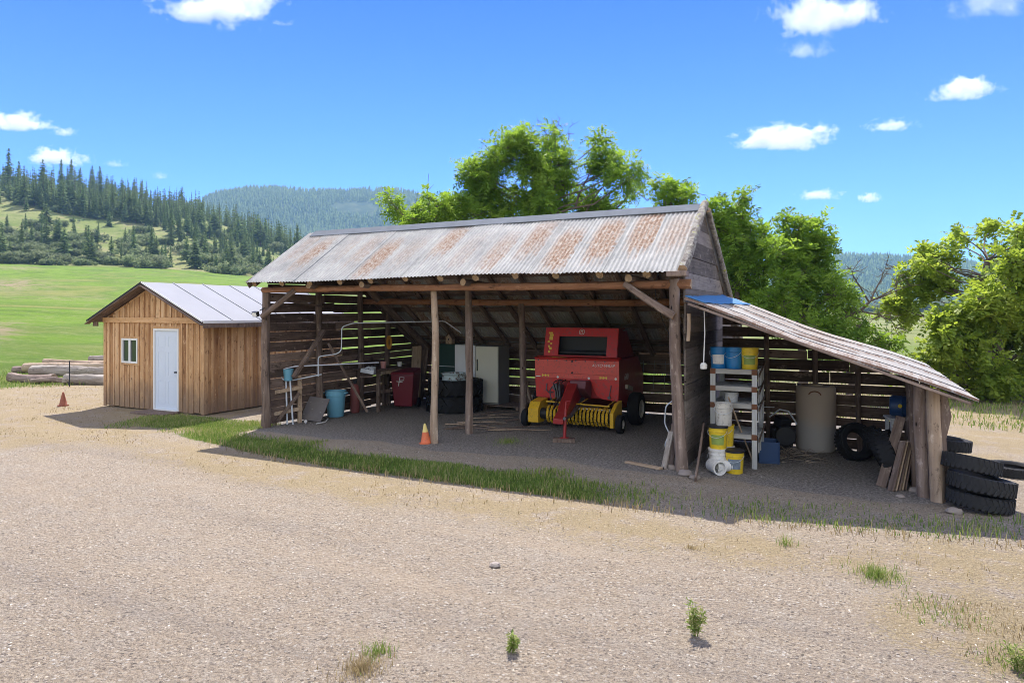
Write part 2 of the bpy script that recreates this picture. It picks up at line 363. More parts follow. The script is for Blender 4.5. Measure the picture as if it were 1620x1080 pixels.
# yard material: crushed gravel over tan earth, straw, dirt, turf
g = G('yard_ground'); w = g.co('World'); pz = g.n('SeparateXYZ'); g.set(pz.inputs[0], w)
w2 = g.co('World', (1, 1, 0.0))
s1 = g.voro(w2, 34, out='Color'); s1d = g.voro(w2, 34); s2 = g.voro(w2, 75, out='Color'); s2d = g.voro(w2, 75)
def red(c): x = g.n('SeparateColor'); g.set(x.inputs[0], c); return x.outputs[0]
big = g.noise(w2, .35, 5, .6); mid = g.noise(w2, 2.3, 6, .7); fine = g.noise(w2, 24, 6, .75); grit = g.noise(w2, 120, 3, .7)
tr1 = g.noise(g.co('World', (.10, .75, 0), (0, 0, -.35)), 1.0, 5, .6, .4)
earth = g.mix(big, (.37, .29, .20), (.50, .405, .295))
earth = g.mix(g.sm(mid, .45, .66), earth, (.44, .37, .285))
stone = g.ramp(red(s1), [(.0, (.11, .09, .075)), (.35, (.31, .255, .195)), (.62, (.43, .36, .28)), (.86, (.54, .47, .38)), (1, (.64, .59, .51))])
stone2 = g.ramp(red(s2), [(.0, (.10, .08, .065)), (.5, (.35, .29, .22)), (.85, (.48, .41, .32)), (1, (.60, .55, .46))])
c = g.mix(g.sm(fine, .46, .62), earth, stone2)
c = g.mix(g.math('MULTIPLY', g.sm(s1d, .52, .34), g.sm(g.noise(w2, 5, 4, .7), .36, .6)), c, stone)
c = g.mix(g.math('MULTIPLY', g.sm(fine, .50, .38), .6), c, (.12, .098, .08)); c = g.mix(g.math('MULTIPLY', g.sm(grit, .46, .36), .4), c, (.07, .055, .045)); c = g.mix(g.math('MULTIPLY', g.sm(grit, .56, .66), .5), c, (.62, .56, .48))
c = g.mix(g.math('MULTIPLY', g.sm(tr1, .50, .62), .22), c, (.19, .165, .145))
c = g.mix(g.math('MULTIPLY', g.sm(tr1, .46, .36), .30), c, (.47, .37, .26))
straw = g.ramp(g.noise(g.co('World', (14, 90, 1), (0, 0, .6)), 1, 5, .7), [(.3, (.20, .14, .07)), (.5, (.42, .32, .17)), (.7, (.56, .45, .26))])
straw2 = g.ramp(g.noise(g.co('World', (80, 16, 1), (0, 0, .2)), 1, 5, .7), [(.3, (.18, .13, .065)), (.5, (.38, .295, .155)), (.7, (.52, .42, .25))])
straw = g.mix(g.sm(mid, .4, .6), straw, straw2)
edge = g.math('SUBTRACT', fine, .5)
def msk(n, k=1.1): return g.sm(g.math('ADD', g.attr(n), g.math('MULTIPLY', edge, k)), .3, .62)
straw = g.mix(g.math('MULTIPLY', g.sm(grit, .52, .40), .35), straw, (.12, .085, .045)); straw = g.mix(g.math('MULTIPLY', g.sm(fine, .55, .68), .5), straw, (.50, .42, .28))
c = g.mix(g.math('MULTIPLY', g.math('MULTIPLY', msk('dry', 2.2), g.sm(mid, .36, .52)), .75), c, straw)
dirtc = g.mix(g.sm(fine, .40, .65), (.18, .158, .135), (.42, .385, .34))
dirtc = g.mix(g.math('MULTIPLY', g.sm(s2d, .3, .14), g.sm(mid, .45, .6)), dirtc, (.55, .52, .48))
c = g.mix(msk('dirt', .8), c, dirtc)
turf = g.ramp(g.noise(w2, 3.1, 6, .75), [(.30, (.09, .12, .025)), (.50, (.15, .20, .035)), (.66, (.21, .22, .07)), (.8, (.28, .235, .12))])
turf = g.mix(g.sm(grit, .4, .7), turf, (.11, .18, .03), 'OVERLAY')
c = g.mix(msk('green', 1.2), c, turf)
c = g.mix(msk('far', .9), c, meadow_col(g)[0])
hgt = g.math('ADD', g.math('MULTIPLY', g.math('SUBTRACT', .6, s1d), .5), g.math('ADD', g.math('MULTIPLY', fine, 1.2), g.math('MULTIPLY', grit, .35)))
YARD = g.done(c, .95, 0, g.bump(hgt, 1.0, .045), .1)
# meadow
g = G('meadow'); c, m2, m3 = meadow_col(g)
c = g.mix(g.math('MULTIPLY', g.attr('bare'), g.sm(m2, .40, .58)), c, (.27, .20, .13))
c = g.mix(g.attr('pale'), c, g.ramp(g.noise(g.co('World', (.02, .1, 1), (0, 0, .4)), 1, 4), [(.35, (.14, .16, .05)), (.55, (.23, .23, .10)), (.7, (.17, .19, .07))]))
MEADOW = g.done(c, .95, 0, g.bump(m3, .8, .25), .1)
g = G('hillside_grass'); w2 = g.co('World')
h1 = g.noise(w2, .02, 6, .65); h2 = g.noise(w2, .12, 6, .75); h3 = g.noise(w2, .9, 4, .8)
c = g.ramp(h1, [(.3, (.12, .17, .04)), (.5, (.19, .22, .07)), (.66, (.25, .25, .11))])
c = g.mix(g.sm(h2, .50, .66), c, (.27, .235, .12)); c = g.mix(g.sm(h2, .46, .33), c, (.07, .105, .03)); c = g.mix(g.math('MULTIPLY', g.sm(h3, .5, .7), .5), c, (.10, .12, .05))
HILL = g.done(c, .95, 0, g.bump(h3, .8, .8), .05)
g = G('far_forest_floor'); w2 = g.co('World'); h1 = g.noise(w2, .004, 5, .6); h2 = g.noise(w2, .03, 6, .75)
c = g.ramp(h2, [(.3, (.02, .035, .018)), (.5, (.045, .065, .03)), (.7, (.11, .12, .065))]); c = g.mix(g.sm(h1, .58, .7), c, (.15, .15, .09))
FARF = g.done(c, .95, 0, None, .05)
i30 = next(i for i, d in enumerate(ds) if d >= 38); iD1 = next(i for i, d in enumerate(ds) if d >= D1 - .01); iD3 = next(i for i, d in enumerate(ds) if d >= D3 - .01)
AZV = np.array([norm(a) for d in ds for a in azs]); DV = np.array([d for d in ds for a in azs]); PXV = 810 + F_ * np.tan(np.clip(AZV, -1.2, 1.2))
def blob(px, d, rp, rd): return np.exp(-((PXV - px) / rp) ** 2 - ((DV - d) / rd) ** 2)
bare = np.clip(blob(20, 150, 60, 22) + blob(30, 235, 40, 12) + .8 * blob(0, 62, 40, 9) + .5 * blob(100, 110, 80, 8), 0, 1)
pale = np.clip(sst(PXV, 500, 1000) * (.35 + .65 * sst(DV, 40, 110)), 0, .92)
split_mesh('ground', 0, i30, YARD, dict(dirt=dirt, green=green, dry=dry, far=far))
split_mesh('meadow', i30, iD1, MEADOW, dict(bare=bare, pale=pale))
# behind the field: hillside on the left, valley floor on the right (one sheet), then the far hills
split_mesh('hillside', iD1, iD3, HILL, {})
split_mesh('far_hills', iD3, len(ds) - 1, FARF, {})

# ------------------------------------------------------------------ conifers
g = G('conifer_needles'); c = g.ramp(g.attr('var'), [(0, (.05, .09, .035)), (.5, (.12, .185, .06)), (1, (.26, .34, .12))])
oi = g.n('ObjectInfo'); c = g.mix(g.math('MULTIPLY', oi.outputs['Random'], .6), c, (.13, .16, .06))
g.done(c, .9, 0, None, .1); tr = g.n('BsdfTranslucent'); g.set(tr.inputs[0], c); ms = g.n('MixShader'); ms.inputs[0].default_value = .35; g.nt.links.new(g.b.outputs[0], ms.inputs[1]); g.nt.links.new(tr.outputs[0], ms.inputs[2]); g.nt.links.new(ms.outputs[0], g.out.inputs[0]); NEEDLE = g.mat
BARK = plain('conifer_bark', (.12, .085, .06), .95)
def conifer(seed, h=15.0, w=2.6, dens=1.0, bare=.12, scr=1.0):
    g = random.Random(seed); v = []; f = []; var = []; mi = []
    def tri(a, b, c, x): n = len(v); v.extend([a, b, c]); f.append((n, n + 1, n + 2)); var.append(x); mi.append(0)
    n = int(34 * dens)
    for i in range(n):
        t = (i + g.random() * .8) / n; z = h * (bare + (1 - bare) * t); rad = w * (1 - t) ** .75 * g.uniform(.55, 1.12) + .12
        nb = max(4, int(8 * (1 - t) + 3)); q0 = g.uniform(0, 6.28)
        for k in range(nb):
            if g.random() < .1: continue
            q = q0 + 6.283 * k / nb + g.uniform(-.3, .3); r = rad * g.uniform(.6, 1.1); dr = g.uniform(.1, .35) * r - .1
            cx, cy_ = math.cos(q), math.sin(q); wd = r * .30 + .12
            x = g.random() * .6 + .4 * (1 - abs(.5 - t))
            for s_ in range(3):
                a0, a1 = s_ / 3, (s_ + 1.35) / 3; zz = z - dr * a0 * 1.2 + g.uniform(-.12, .12)
                p = (cx * r * a0 * .9, cy_ * r * a0 * .9, zz + .18)
                e = (cx * r * min(a1, 1.05), cy_ * r * min(a1, 1.05), z - dr * a1 * 1.2 + g.uniform(-.15, .1))
                sd = g.uniform(-.8, .8) * wd
                tri(p, (e[0] - cy_ * wd, e[1] + cx * wd, e[2] - .1), (e[0] + cy_ * wd * .6, e[1] - cx * wd * .6, e[2] - .22), min(1, max(0, x + g.uniform(-.3, .3))))
    b = len(v); N = 5
    for (rr, z) in ((.22, -.6), (.14, h * .5), (.02, h * 1.0)):
        for k in range(N): v.append((rr * math.cos(k * 1.2566), rr * math.sin(k * 1.2566), z))
    for i in range(2):
        for k in range(N):
            a, c_, d_, e_ = b + i * N + k, b + i * N + (k + 1) % N, b + (i + 1) * N + (k + 1) % N, b + (i + 1) * N + k
            f += [(a, c_, d_), (a, d_, e_)]; var += [0, 0]; mi += [1, 1]
    return v, f, var, mi
def conifer_mesh(*a, **k):
    v, f, var, mi = conifer(*a, **k); me = np_mesh('conifer', v, f, [NEEDLE, BARK], var=var, matidx=mi); return me
con = [conifer_mesh(s, w=w_, dens=dn, bare=b_) for s, w_, dn, b_ in [(1, 2.6, 1, .06), (2, 2.1, 1.1, .05), (3, 3.1, .9, .12), (4, 2.4, 1, .03), (5, 3.4, .8, .22), (6, 1.8, 1.2, .04)]]
def edge_py(px): return lerp_tab(px, [(-100, 320), (0, 323), (93, 338), (216, 357), (262, 366), (400, 386), (520, 420)])
def pyof(p):
    x = p.x * ca + p.y * sa; z = -p.x * sa + p.y * ca; return 810 + F_ * x / z, HZ - F_ * (p.z - CH) / z
rt = random.Random(21); cands = []
while len(cands) < 1050:
    px = rt.uniform(-40, 520); d_ = rt.uniform(D1 + 8, D2 + 25); p = pos(az_of(px), d_ / max(.6, math.cos(az_of(px))) * 1.0 if False else d_)
    q = pyof(p)[1]; e = edge_py(px)
    if q < e or rt.random() < (.10 if px < 240 else .26): cands.append((d_, px, p, q < e))
cands.sort(key=lambda t: t[0])
rest_v, rest_f, rest_var, rest_mi = [], [], [], []
def merge_tree(lists, src, p, s, rz):
    v, f, var, mi = src; b = len(lists[0]); c_, s_ = math.cos(rz), math.sin(rz)
    lists[0].extend([(p.x + (x * c_ - y * s_) * s, p.y + (x * s_ + y * c_) * s, p.z + z * s) for x, y, z in v])
    lists[1].extend([(b + i, b + j, b + k) for i, j, k in f]); lists[2].extend(var); lists[3].extend(mi)
srcs = [conifer(s, w=w_, dens=.45, bare=.05) for s, w_ in ((11, 2.6), (12, 2.2), (13, 3.0))]
for i, (d_, px, p, dense) in enumerate(cands):
    s = rt.choice((.5, .65, .8, .85, 1.05)) * rt.uniform(.8, 1.15) if dense else rt.uniform(.3, .85)
    if d_ > D2 - 60: s *= 1.05
    if i < 285:
        o = link('conifer', rt.choice(con), loc=p); wd_ = rt.uniform(1.0, 1.7); o.scale = (s * wd_, s * wd_, s); o.rotation_euler = (0, 0, rt.uniform(0, 6.28))
        tag(o, 'dark green conifer standing among the others on the wooded hillside at left', 'conifer', 'conifers on the wooded hillside')
    else: merge_tree((rest_v, rest_f, rest_var, rest_mi), srcs[i % 3], p, s, rt.uniform(0, 6.28))
# crest trees seen against the sky
for i, (px, sz) in enumerate([(14, 1.5), (30, 1.1), (68, 1.25), (97, 1.3), (113, 1.35), (127, 1.05), (146, 1.2), (158, 1.25), (193, .95), (212, 1.0), (232, .75), (288, 1.1), (-20, 1.3), (172, .8), (250, .7), (268, .6), (320, .75)]):
    p = pos(az_of(px), D2 - 12); o = link('conifer', con[(i * 2) % 6], loc=p); sz *= 1.12; o.scale = (sz * 1.15, sz * 1.15, sz); o.rotation_euler = (0, 0, i)
    lab = 'tallest dark conifer rising above the crest at the far left of the hillside' if i == 0 else 'tall dark conifer on the hillside crest, its pointed top against the sky'
    tag(o, lab, 'conifer', None if i == 0 else 'conifers along the hillside crest')
tag(link('hillside_conifers', np_mesh('hillside_conifers', rest_v, rest_f, [NEEDLE, BARK], var=rest_var, matidx=rest_mi)), 'dark green conifer wood covering the upper slope of the left hill', 'forest', kind='stuff')
# bushes along the foot of the hill
g = G('shrub_leaves'); c = g.ramp(g.attr('var'), [(0, (.09, .13, .05)), (.5, (.19, .24, .10)), (1, (.32, .36, .18))]); oi = g.n('ObjectInfo')
c = g.mix(g.math('MULTIPLY', oi.outputs['Random'], .5), c, (.14, .14, .10)); g.done(c, .9, 0, None, .1); tr = g.n('BsdfTranslucent'); g.set(tr.inputs[0], c); ms = g.n('MixShader'); ms.inputs[0].default_value = .4; g.nt.links.new(g.b.outputs[0], ms.inputs[1]); g.nt.links.new(tr.outputs[0], ms.inputs[2]); g.nt.links.new(ms.outputs[0], g.out.inputs[0]); SHRUB = g.mat
def bush_mesh(seed, n=900, leaf=.28):
    g = np.random.default_rng(seed); lob = g.normal(size=(9, 3)) * (1.0, 1.0, .45) + (0, 0, 1.0); pts = []
    k = g.integers(0, 9, n); dr = g.normal(size=(n, 3)); dr /= np.linalg.norm(dr, axis=1)[:, None]
    P = lob[k] + dr * (.75 + .3 * g.random((n, 1))) * .8; P[:, 2] = np.abs(P[:, 2])
    A = g.normal(size=(n, 3)) * leaf; B = g.normal(size=(n, 3)) * leaf
    v = np.stack([P, P + A, P + B], 1).reshape(-1, 3); f = np.arange(3 * n).reshape(n, 3)
    return np_mesh('shrub', v, f, SHRUB, var=g.random(n) * .6 + .4 * (P[:, 2] / 2))
bm_ = [bush_mesh(s) for s in range(4)]
nb = 0
for i in range(150):
    px = rt.uniform(-30, 470); e = edge_py(px)
    d_ = rt.uniform(D1 - 3, D1 + (80 if px < 270 else 60)) if i < 110 else rt.uniform(D1 + 40, D2 - 60)
    p = pos(az_of(px), d_); o = link('shrub', bm_[i % 4], loc=p); s = rt.uniform(.6, 1.8); o.scale = (s * 1.25, s * 1.25, s); o.rotation_euler = (0, 0, rt.uniform(0, 6))
    tag(o, 'grey green leafy shrub in the brush at the foot of the hillside', 'shrub', 'shrubs at the foot of the hillside')
# far forests as masses
def far_forest(name, label, n, sampler, hs):
    v, f, var, mi = [], [], [], []; g = random.Random(5)
    for i in range(n):
        p = sampler(g)
        if p is None: continue
        h = g.uniform(*hs); r = h * g.uniform(.17, .26); b = len(v); x0 = g.random(); q0 = g.uniform(0, 2)
        for (ra, za, zb) in ((1.0, .05, .62), (.62, .4, 1.0)):
            b = len(v); v.append((p.x + g.uniform(-.3, .3), p.y, p.z + h * zb))
            for k in range(6): rr = r * ra * g.uniform(.6, 1.25); v.append((p.x + rr * math.cos(k * 1.047 + q0), p.y + rr * math.sin(k * 1.047 + q0), p.z + h * (za + g.uniform(-.06, .06))))
            for k in range(6): f.append((b, b + 1 + k, b + 1 + (k + 1) % 6)); var.append(min(1, x0 * .7 + g.random() * .3)); mi.append(0)
    return tag(link(name, np_mesh(name, v, f, [NEEDLE], var=var, matidx=mi)), label, 'forest', kind='stuff')
def samp_left(g):
    px = g.uniform(240, 760); d_ = D3 + 150 + (D4 + 8 - D3 - 150) * g.random() ** .8; p = pos(az_of(px), d_)
    if mnoise.noise(Vector((p.x * .006, p.y * .006, 2))) > .42: return None
    return p
def samp_right(g):
    px = g.uniform(1150, 1720); d_ = D3 + 60 + (D4 + 8 - D3 - 60) * g.random() ** .8; p = pos(az_of(px), d_)
    if mnoise.noise(Vector((p.x * .006, p.y * .006, 7))) > .30 and d_ < D4 - 60: return None
    return p
far_forest('distant_forest', 'blue hazy conifer forest over the far hill behind the left slope', 8500, samp_left, (11, 19))
far_forest('valley_forest', 'blue grey conifer forest over the far hills at right', 6500, samp_right, (11, 18))
# valley brush line at right
for i in range(34):
    px = rt.uniform(1180, 1560); d_ = rt.uniform(500, 1150); p = pos(az_of(px), d_); o = link('shrub', bm_[i % 4], loc=p); s = rt.uniform(2, 4.5); o.scale = (s * 2.2, s * 2.2, s)
    tag(o, 'small distant bush on the pale valley floor at right', 'shrub', 'bushes on the valley floor')
# ------------------------------------------------------------------ clouds
def cloud_mat(i):
    g = G('cloud_vapour'); g.nt.nodes.remove(g.b); v = g.n('TexCoord').outputs['Object']
    vn = g.n('VectorMath', operation='LENGTH'); g.set(vn.inputs[0], v)
    mp = g.n('Mapping'); g.set(mp.inputs[0], v); mp.inputs['Location'].default_value = (i * 3.7, i * 1.9, 0); mp.inputs['Scale'].default_value = (2.6, 2.6, 1.1)
    n = g.noise(mp.outputs[0], 1.15, 4, .62, .3)
    sz = g.n('SeparateXYZ'); g.set(sz.inputs[0], v)
    flat = g.sm(sz.outputs[2], -.42, -.22)
    d = g.math('SUBTRACT', g.math('ADD', g.math('MULTIPLY', n, 2.6), -.72), g.math('MULTIPLY', vn.outputs['Value'], 1.08))
    d = g.math('MULTIPLY', g.math('MULTIPLY', d, (1.6 if i in (4, 5, 8, 10, 11, 12, 13) else 3.0), True), flat)
    pv = g.n('VolumePrincipled'); pv.inputs['Color'].default_value = (1, 1, 1, 1); pv.inputs['Anisotropy'].default_value = .0
    g.set(pv.inputs['Density'], g.math('MULTIPLY', d, (.006 if i in (10, 11, 12, 13) else .018))); g.nt.links.new(pv.outputs[0], g.out.inputs['Volume']); return g.mat
def ell():
    mb = MB(); mb.lathe([(0.001, -1), (.5, -.87), (.87, -.5), (1, 0), (.87, .5), (.5, .87), (.001, 1)], 16); return mb
CLOUDS = [(345, 14, 215, 62, 'largest white cloud, cut by the top edge of the photo at left'), (1303, 22, 185, 84, 'bright puffy white cloud at the top right of the sky'),
 (1525, 143, 120, 40, 'small white cloud high at right above the yellow green tree'), (1240, 221, 178, 46, 'wide flat white cloud in the right half of the sky'),
 (1408, 200, 88, 22, 'thin small cloud just right of the wide flat cloud'), (1295, 310, 78, 22, 'tiny low cloud above the trees right of the gable'),
 (1376, 315, 42, 20, 'tiniest round low cloud over the far hills at right'), (28, 195, 120, 36, 'white cloud touching the left edge of the photo'),
 (103, 210, 44, 18, 'tiny cloud right beside the left edge cloud'), (90, 251, 108, 34, 'white cloud right above the tall conifers at left'),
 (183, 260, 46, 14, 'faint wisp above the hillside conifers'), (254, 279, 36, 16, 'faint small cloud puff above the falling wooded crest'),
 (1278, 82, 96, 34, 'thin wispy cloud below the bright puffy one'), (1568, 8, 160, 60, 'faint veil of cloud at the top right corner')]
for i, (px, py, wd, hh, lab) in enumerate(CLOUDS):
    Z = F_ * 1500 / (HZ - py); s = Z / F_
    o = ell().build('cloud', cloud_mat(i), smooth=True); o.location = polar(px, Z, CH + (HZ - py) * s)
    o.rotation_euler = (0, 0, AL); o.scale = (wd * s * .62, wd * s * .36, hh * s * .72); tag(o, lab, 'cloud')
# ------------------------------------------------------------------ corrugated metal
def metal_roof(name, rust, warm=0.0, stripe=False):
    g = G(name); a = g.attr('suv', 'Vector'); s_ = g.n('SeparateXYZ'); g.set(s_.inputs[0], a); u0, v0, r = s_.outputs; rr2 = g.math('FRACT', g.math('MULTIPLY', r, 7.31)); u = g.math('ADD', u0, g.math('MULTIPLY', g.math('SUBTRACT', rr2, .5), .22)); v = g.math('ADD', v0, g.math('MULTIPLY', g.math('SUBTRACT', g.math('FRACT', g.math('MULTIPLY', r, 13.7)), .5), .35))
    o = g.co('Object'); n1 = g.noise(o, 1.6, 6, .7); st = g.noise(g.co('Object', (15, 1.3, 1.3)), 1, 7, .8); n3 = g.noise(o, 14, 4, .7); fn = g.noise(g.co('Object', (60, 9, 9)), 1, 4, .8)
    wu = g.math('MULTIPLY', g.sm(g.math('ADD', u, g.math('MULTIPLY', n3, .5)), .22, .62), g.sm(g.math('ADD', u, g.math('MULTIPLY', n3, .5)), 1.28, .92))
    wv = g.math('MULTIPLY', g.sm(g.math('ADD', v, g.math('MULTIPLY', st, .7)), .35, .75), g.sm(g.math('ADD', v, g.math('MULTIPLY', st, .7)), 1.42, .95))
    amt = g.math('MULTIPLY', g.math('MULTIPLY', wu, wv), g.math('ADD', g.math('MULTIPLY', r, .75), .28))
    m = g.sm(g.math('ADD', g.math('ADD', g.math('MULTIPLY', st, .45), g.math('MULTIPLY', fn, .35)), g.math('ADD', g.math('MULTIPLY', n1, .35), g.math('MULTIPLY', amt, rust))), .61, 1.04)
    zinc = g.ramp(g.math('ADD', g.math('MULTIPLY', n1, .55), g.math('MULTIPLY', fn, .45)), [(.35, (.22, .22, .212)), (.5, (.34, .335, .32)), (.65, (.47, .46, .435))])
    rc = g.ramp(g.math('ADD', g.math('MULTIPLY', n3, .5), g.math('MULTIPLY', fn, .5)), [(.36, (.15, .07, .04)), (.45, (.25, .145, .09)), (.51, (.33, .245, .185)), (.58, (.43, .385, .335))])
    c = g.mix(g.math('MULTIPLY', m, .92), zinc, rc)
    if stripe:
        ph = g.math('SINE', g.math('MULTIPLY', u0, 44.0)); c = g.mix(g.sm(g.math('ADD', ph, g.math('MULTIPLY', g.math('SUBTRACT', st, .5), 3.0)), .1, .9), g.mix(.35, c, (.44, .41, .38)), (.17, .105, .075))
    else: c = g.mix(warm, c, (.25, .18, .14))
    met = g.math('MULTIPLY', g.math('SUBTRACT', 1.0, m), .05)
    return g.done(c, g.math('ADD', g.math('MULTIPLY', m, .1), .8), met, g.bump(fn, .15, .01), .08)
ROOF = metal_roof('rusty_corrugated_steel', .62); ROOF2 = metal_roof('rusty_lean_to_steel', .45, .3, True)
def corrugated(fn, width, sheets, rows, rust, amp=.011, pitch=.076, seed=0, lap=.05, rv=lambda t: 1.0):
    """fn(t, v) -> (point, normal) with t along the eave in metres, v 0..1 from eave to top"""
    g = random.Random(seed); v, f, suv = [], [], []; sw = width / sheets
    for s in range(sheets):
        a, b = s * sw - lap / 2, (s + 1) * sw + lap / 2; n = int((b - a) / pitch * 6); r = g.random() * rv((a + b) / 2 / width)
        lift = (s % 2) * .007; e0 = g.uniform(-.012, .012); base = len(v); top = g.uniform(-.01, .01)
        for j in range(rows + 1):
            for i in range(n + 1):
                t = a + (b - a) * i / n; p, nn = fn(min(max(t, 0), width), j / rows)
                p = Vector(p) + Vector(nn) * (amp * math.sin(2 * math.pi * t / pitch) + lift + .01 * mnoise.noise(Vector((t * 1.3, j * .8, seed))))
                if j == 0: p += (Vector(fn(t, 0)[0]) - Vector(fn(t, .1)[0])).normalized() * (.02 + e0)
                v.append(p); suv.append((i / n, j / rows, r))
        for j in range(rows):
            for i in range(n): q = base + j * (n + 1) + i; f.append((q, q + 1, q + n + 2, q + n + 1))
    return v, f, suv
def roof_obj(name, data, mat, parent, off):
    v, f, suv = data; me = np_mesh(name, [tuple(p - Vector(off)) for p in v], f, mat, smooth=True)
    a = me.attributes.new('suv', 'FLOAT_VECTOR', 'POINT'); a.data.foreach_set('vector', np.array(suv, np.float32).ravel())
    return link(name, me, parent)

# ------------------------------------------------------------------ the barn
XL, XR, YF, YB = -11.25, -2.36, 10.75, 16.4
RY, RZ, SL = 12.2, 4.32, .645
B0 = Vector((-6.8, 13.5, 0))
barn = empty('barn', B0, label='long open fronted pole barn with rusty corrugated metal roof and dark slatted walls', cat='barn')
def under(y): return RZ - SL * abs(y - RY) - .17
def rfn(front):
    def fn(t, v):
        x = -11.38 + t; ye = 10.32 if front else 16.75; y = ye + (RY - ye) * v
        z = RZ - SL * abs(y - RY) + .02 * math.sin(x * .8) * (1 - v); nn = Vector((0, -SL if front else SL, 1)).normalized(); return (x, y, z), nn
    return fn
roof_obj('front_roof', corrugated(rfn(True), 9.12, 14, 9, 1, seed=3, rv=lambda t: .6 + .55 * t), ROOF, barn, B0)
roof_obj('back_roof', corrugated(rfn(False), 9.12, 14, 9, 1, seed=8, rv=lambda t: 1), ROOF, barn, B0)
ZINC = plain('galvanised_flashing', (.15, .165, .185), .9, .0, .25, 5, .1, .05)
mb = MB()
for i, (a, b) in enumerate(((-11.2, -8.0), (-8.15, -4.9), (-5.05, -2.3))):
    z0 = RZ + .025 + .004 * i
    mb.prism([(RY - .2, z0 - .135), (RY, z0), (RY + .2, z0 - .135), (RY + .2, z0 - .125), (RY, z0 + .015), (RY - .2, z0 - .125)], a, b)
mb.build('ridge_cap', ZINC, barn, offset=B0)
# purlins and rafters
k = 0
for x in np.arange(-11.25, -2.2, .765):
    for sgn, ye in ((-1, 10.45), (1, 16.6)):
        y0, y1 = RY + .03 * sgn, ye
        log('rafter', (x, y0, under(y0) + .05), (x + .02 * sgn, y1, under(y1) + .05), .055, .065, (OLD, ENDG), barn, B0, .012, seed=k); k += 1
for sgn, ys in ((-1, (10.55, 11.1, 11.7)), (1, (12.5, 13.1, 13.7, 14.3, 14.9, 15.5, 16.1, 16.6))):
    for y in ys:
        z = under(y) + .125; plank('purlin', (-11.34, y, z), (-2.34, y, z), .18 if sgn > 0 else .12, .022, OLD, barn, B0, up=(0, sgn * SL, 1))
# posts
def post(x, y, z1, r, mats, lean=(0, 0), seed=0, z0=-.05, name='post', wob=.025): return log(name, (x, y, z0), (x + lean[0], y + lean[1], z1), r, r * .82, mats, barn, B0, wob, seed)
def onx(px, y):   # world x seen at photo column px on the plane y
    k_ = (px - 810) / F_; return (k_ * y * ca - y * sa) / (ca + k_ * sa)
post(XL, YF, 3.0, .098, (OLD, ENDG), (0, 0), 1)
post(XR - .02, YF - .05, 2.98, .100, (LOGD, ENDG), (-.10, 0), 2)
post(onx(687, 10.85), 10.85, 2.98, .076, (LOGC, ENDG), (-.10, 0), 3, wob=.03)
post(onx(742, 12.05), 12.05, 3.1, .085, (LOGD, ENDG), (0, 0), 4)
post(onx(827, 14.0), 14.0, 2.66, .085, (LOGD, ENDG), (.02, 0), 5)
for i, (px, y) in enumerate(((503, 12.2), (570, 13.7), (611, 14.8))): post(XL + .17, y, under(y) - .02, .082, (OLD, ENDG), (0, 0), 6 + i)
for i, x in enumerate((XL + .15, -9.0, -6.9, -4.7, XR - .15)): post(x, YB - .12, 1.50, .085, (OLD, ENDG), (0, 0), 12 + i)
for i, y in enumerate((12.2, 14.0, 15.4)): post(XR - .13, y, under(y) - .02, .08, (OLD, ENDG), (0, 0), 20 + i)
# beams
log('eave_beam', (-11.34, YF, 3.0 - .06), (XR + .12, YF, 3.0 - .06), .06, .07, (REDW, ENDG), barn, B0, .02, 31)
log('tie_beam', (XL, 14.0, 2.74), (XR - .05, 14.0, 2.70), .07, .075, (REDW, ENDG), barn, B0, .02, 32)
log('wall_plate', (XL, YB - .1, 1.56), (XR, YB - .1, 1.56), .08, .08, (OLD, ENDG), barn, B0, .02, 33)
for i, px in enumerate((487, 571, 731, 993)):
    x = onx(px, 10.5); log('rafter_tie', (x, 10.52, 3.0), (x, 12.0, 2.96), .062, .062, (OLD, ENDG), barn, B0, .01, 40 + i)
log('corner_brace', (onx(990, 10.7), 10.62, 2.92), (XR - .12, 10.62, 2.40), .055, .062, (LOGD, ENDG), barn, B0, .01, 50)
log('corner_brace', (XL + .85, 10.72, 2.93), (XL + .02, 10.62, 2.35), .055, .06, (OLD, ENDG), barn, B0, .01, 51)
plank('wall_brace', (XL + .3, 11.0, 2.72), (XL + .3, 12.15, 2.60), .09, .04, OLD, barn, B0)
plank('wall_brace', (XL + .3, 12.2, 2.05), (XL + .3, 11.25, 1.05), .11, .06, OLD, barn, B0)
plank('wall_brace', (XL + .34, 12.3, 1.75), (XL + 1.0, 12.9, .12), .10, .06, OLD, barn, B0)
# slatted walls
def gaps(z0, z1, h, gmin, gmax, g):
    out = []; z = z0
    while z < z1: hh = h * g.uniform(.82, 1.15); out.append((z, min(z + hh, z1 + .3))); z += hh + g.uniform(gmin, gmax)
    return out
g_ = random.Random(4)
mb = MB()
for (za, zb) in gaps(.05, 3.9, .185, .006, .036, g_):
    # board from front to where it meets the roof underside; each wall has two board lengths
    def yl(z): lo = RY - (RZ - .05 - z) / SL; hi = RY + (RZ - .05 - z) / SL; return max(YF + .05, lo), min(YB, hi)
    a0, a1 = yl(za); b0, b1 = yl(zb); a1, b1 = max(a1, a0 + .02), max(b1, b0 + .01)
    if b1 - b0 < .1: b0 = b1 = (a0 + a1) / 2
    tl = g_.uniform(-.016, .016); ym = (a0 + a1) / 2 + g_.uniform(-1, 1)
    for (p0, p1, q0, q1) in ((a0, ym, b0, ym), (ym + .01, a1, ym + .01, b1)):
        if p1 - p0 < .05: continue
        mb.c = g_.random(); dx = g_.uniform(-.012, .012)
        mb.prism([(p0, za + tl), (p1, za - tl), (max(q1, q0 + .01), zb - tl), (q0, zb + tl)], XL - .015 + dx, XL + .012 + dx)
mb.build('left_wall', OLDY, barn, offset=B0)
mb = MB()
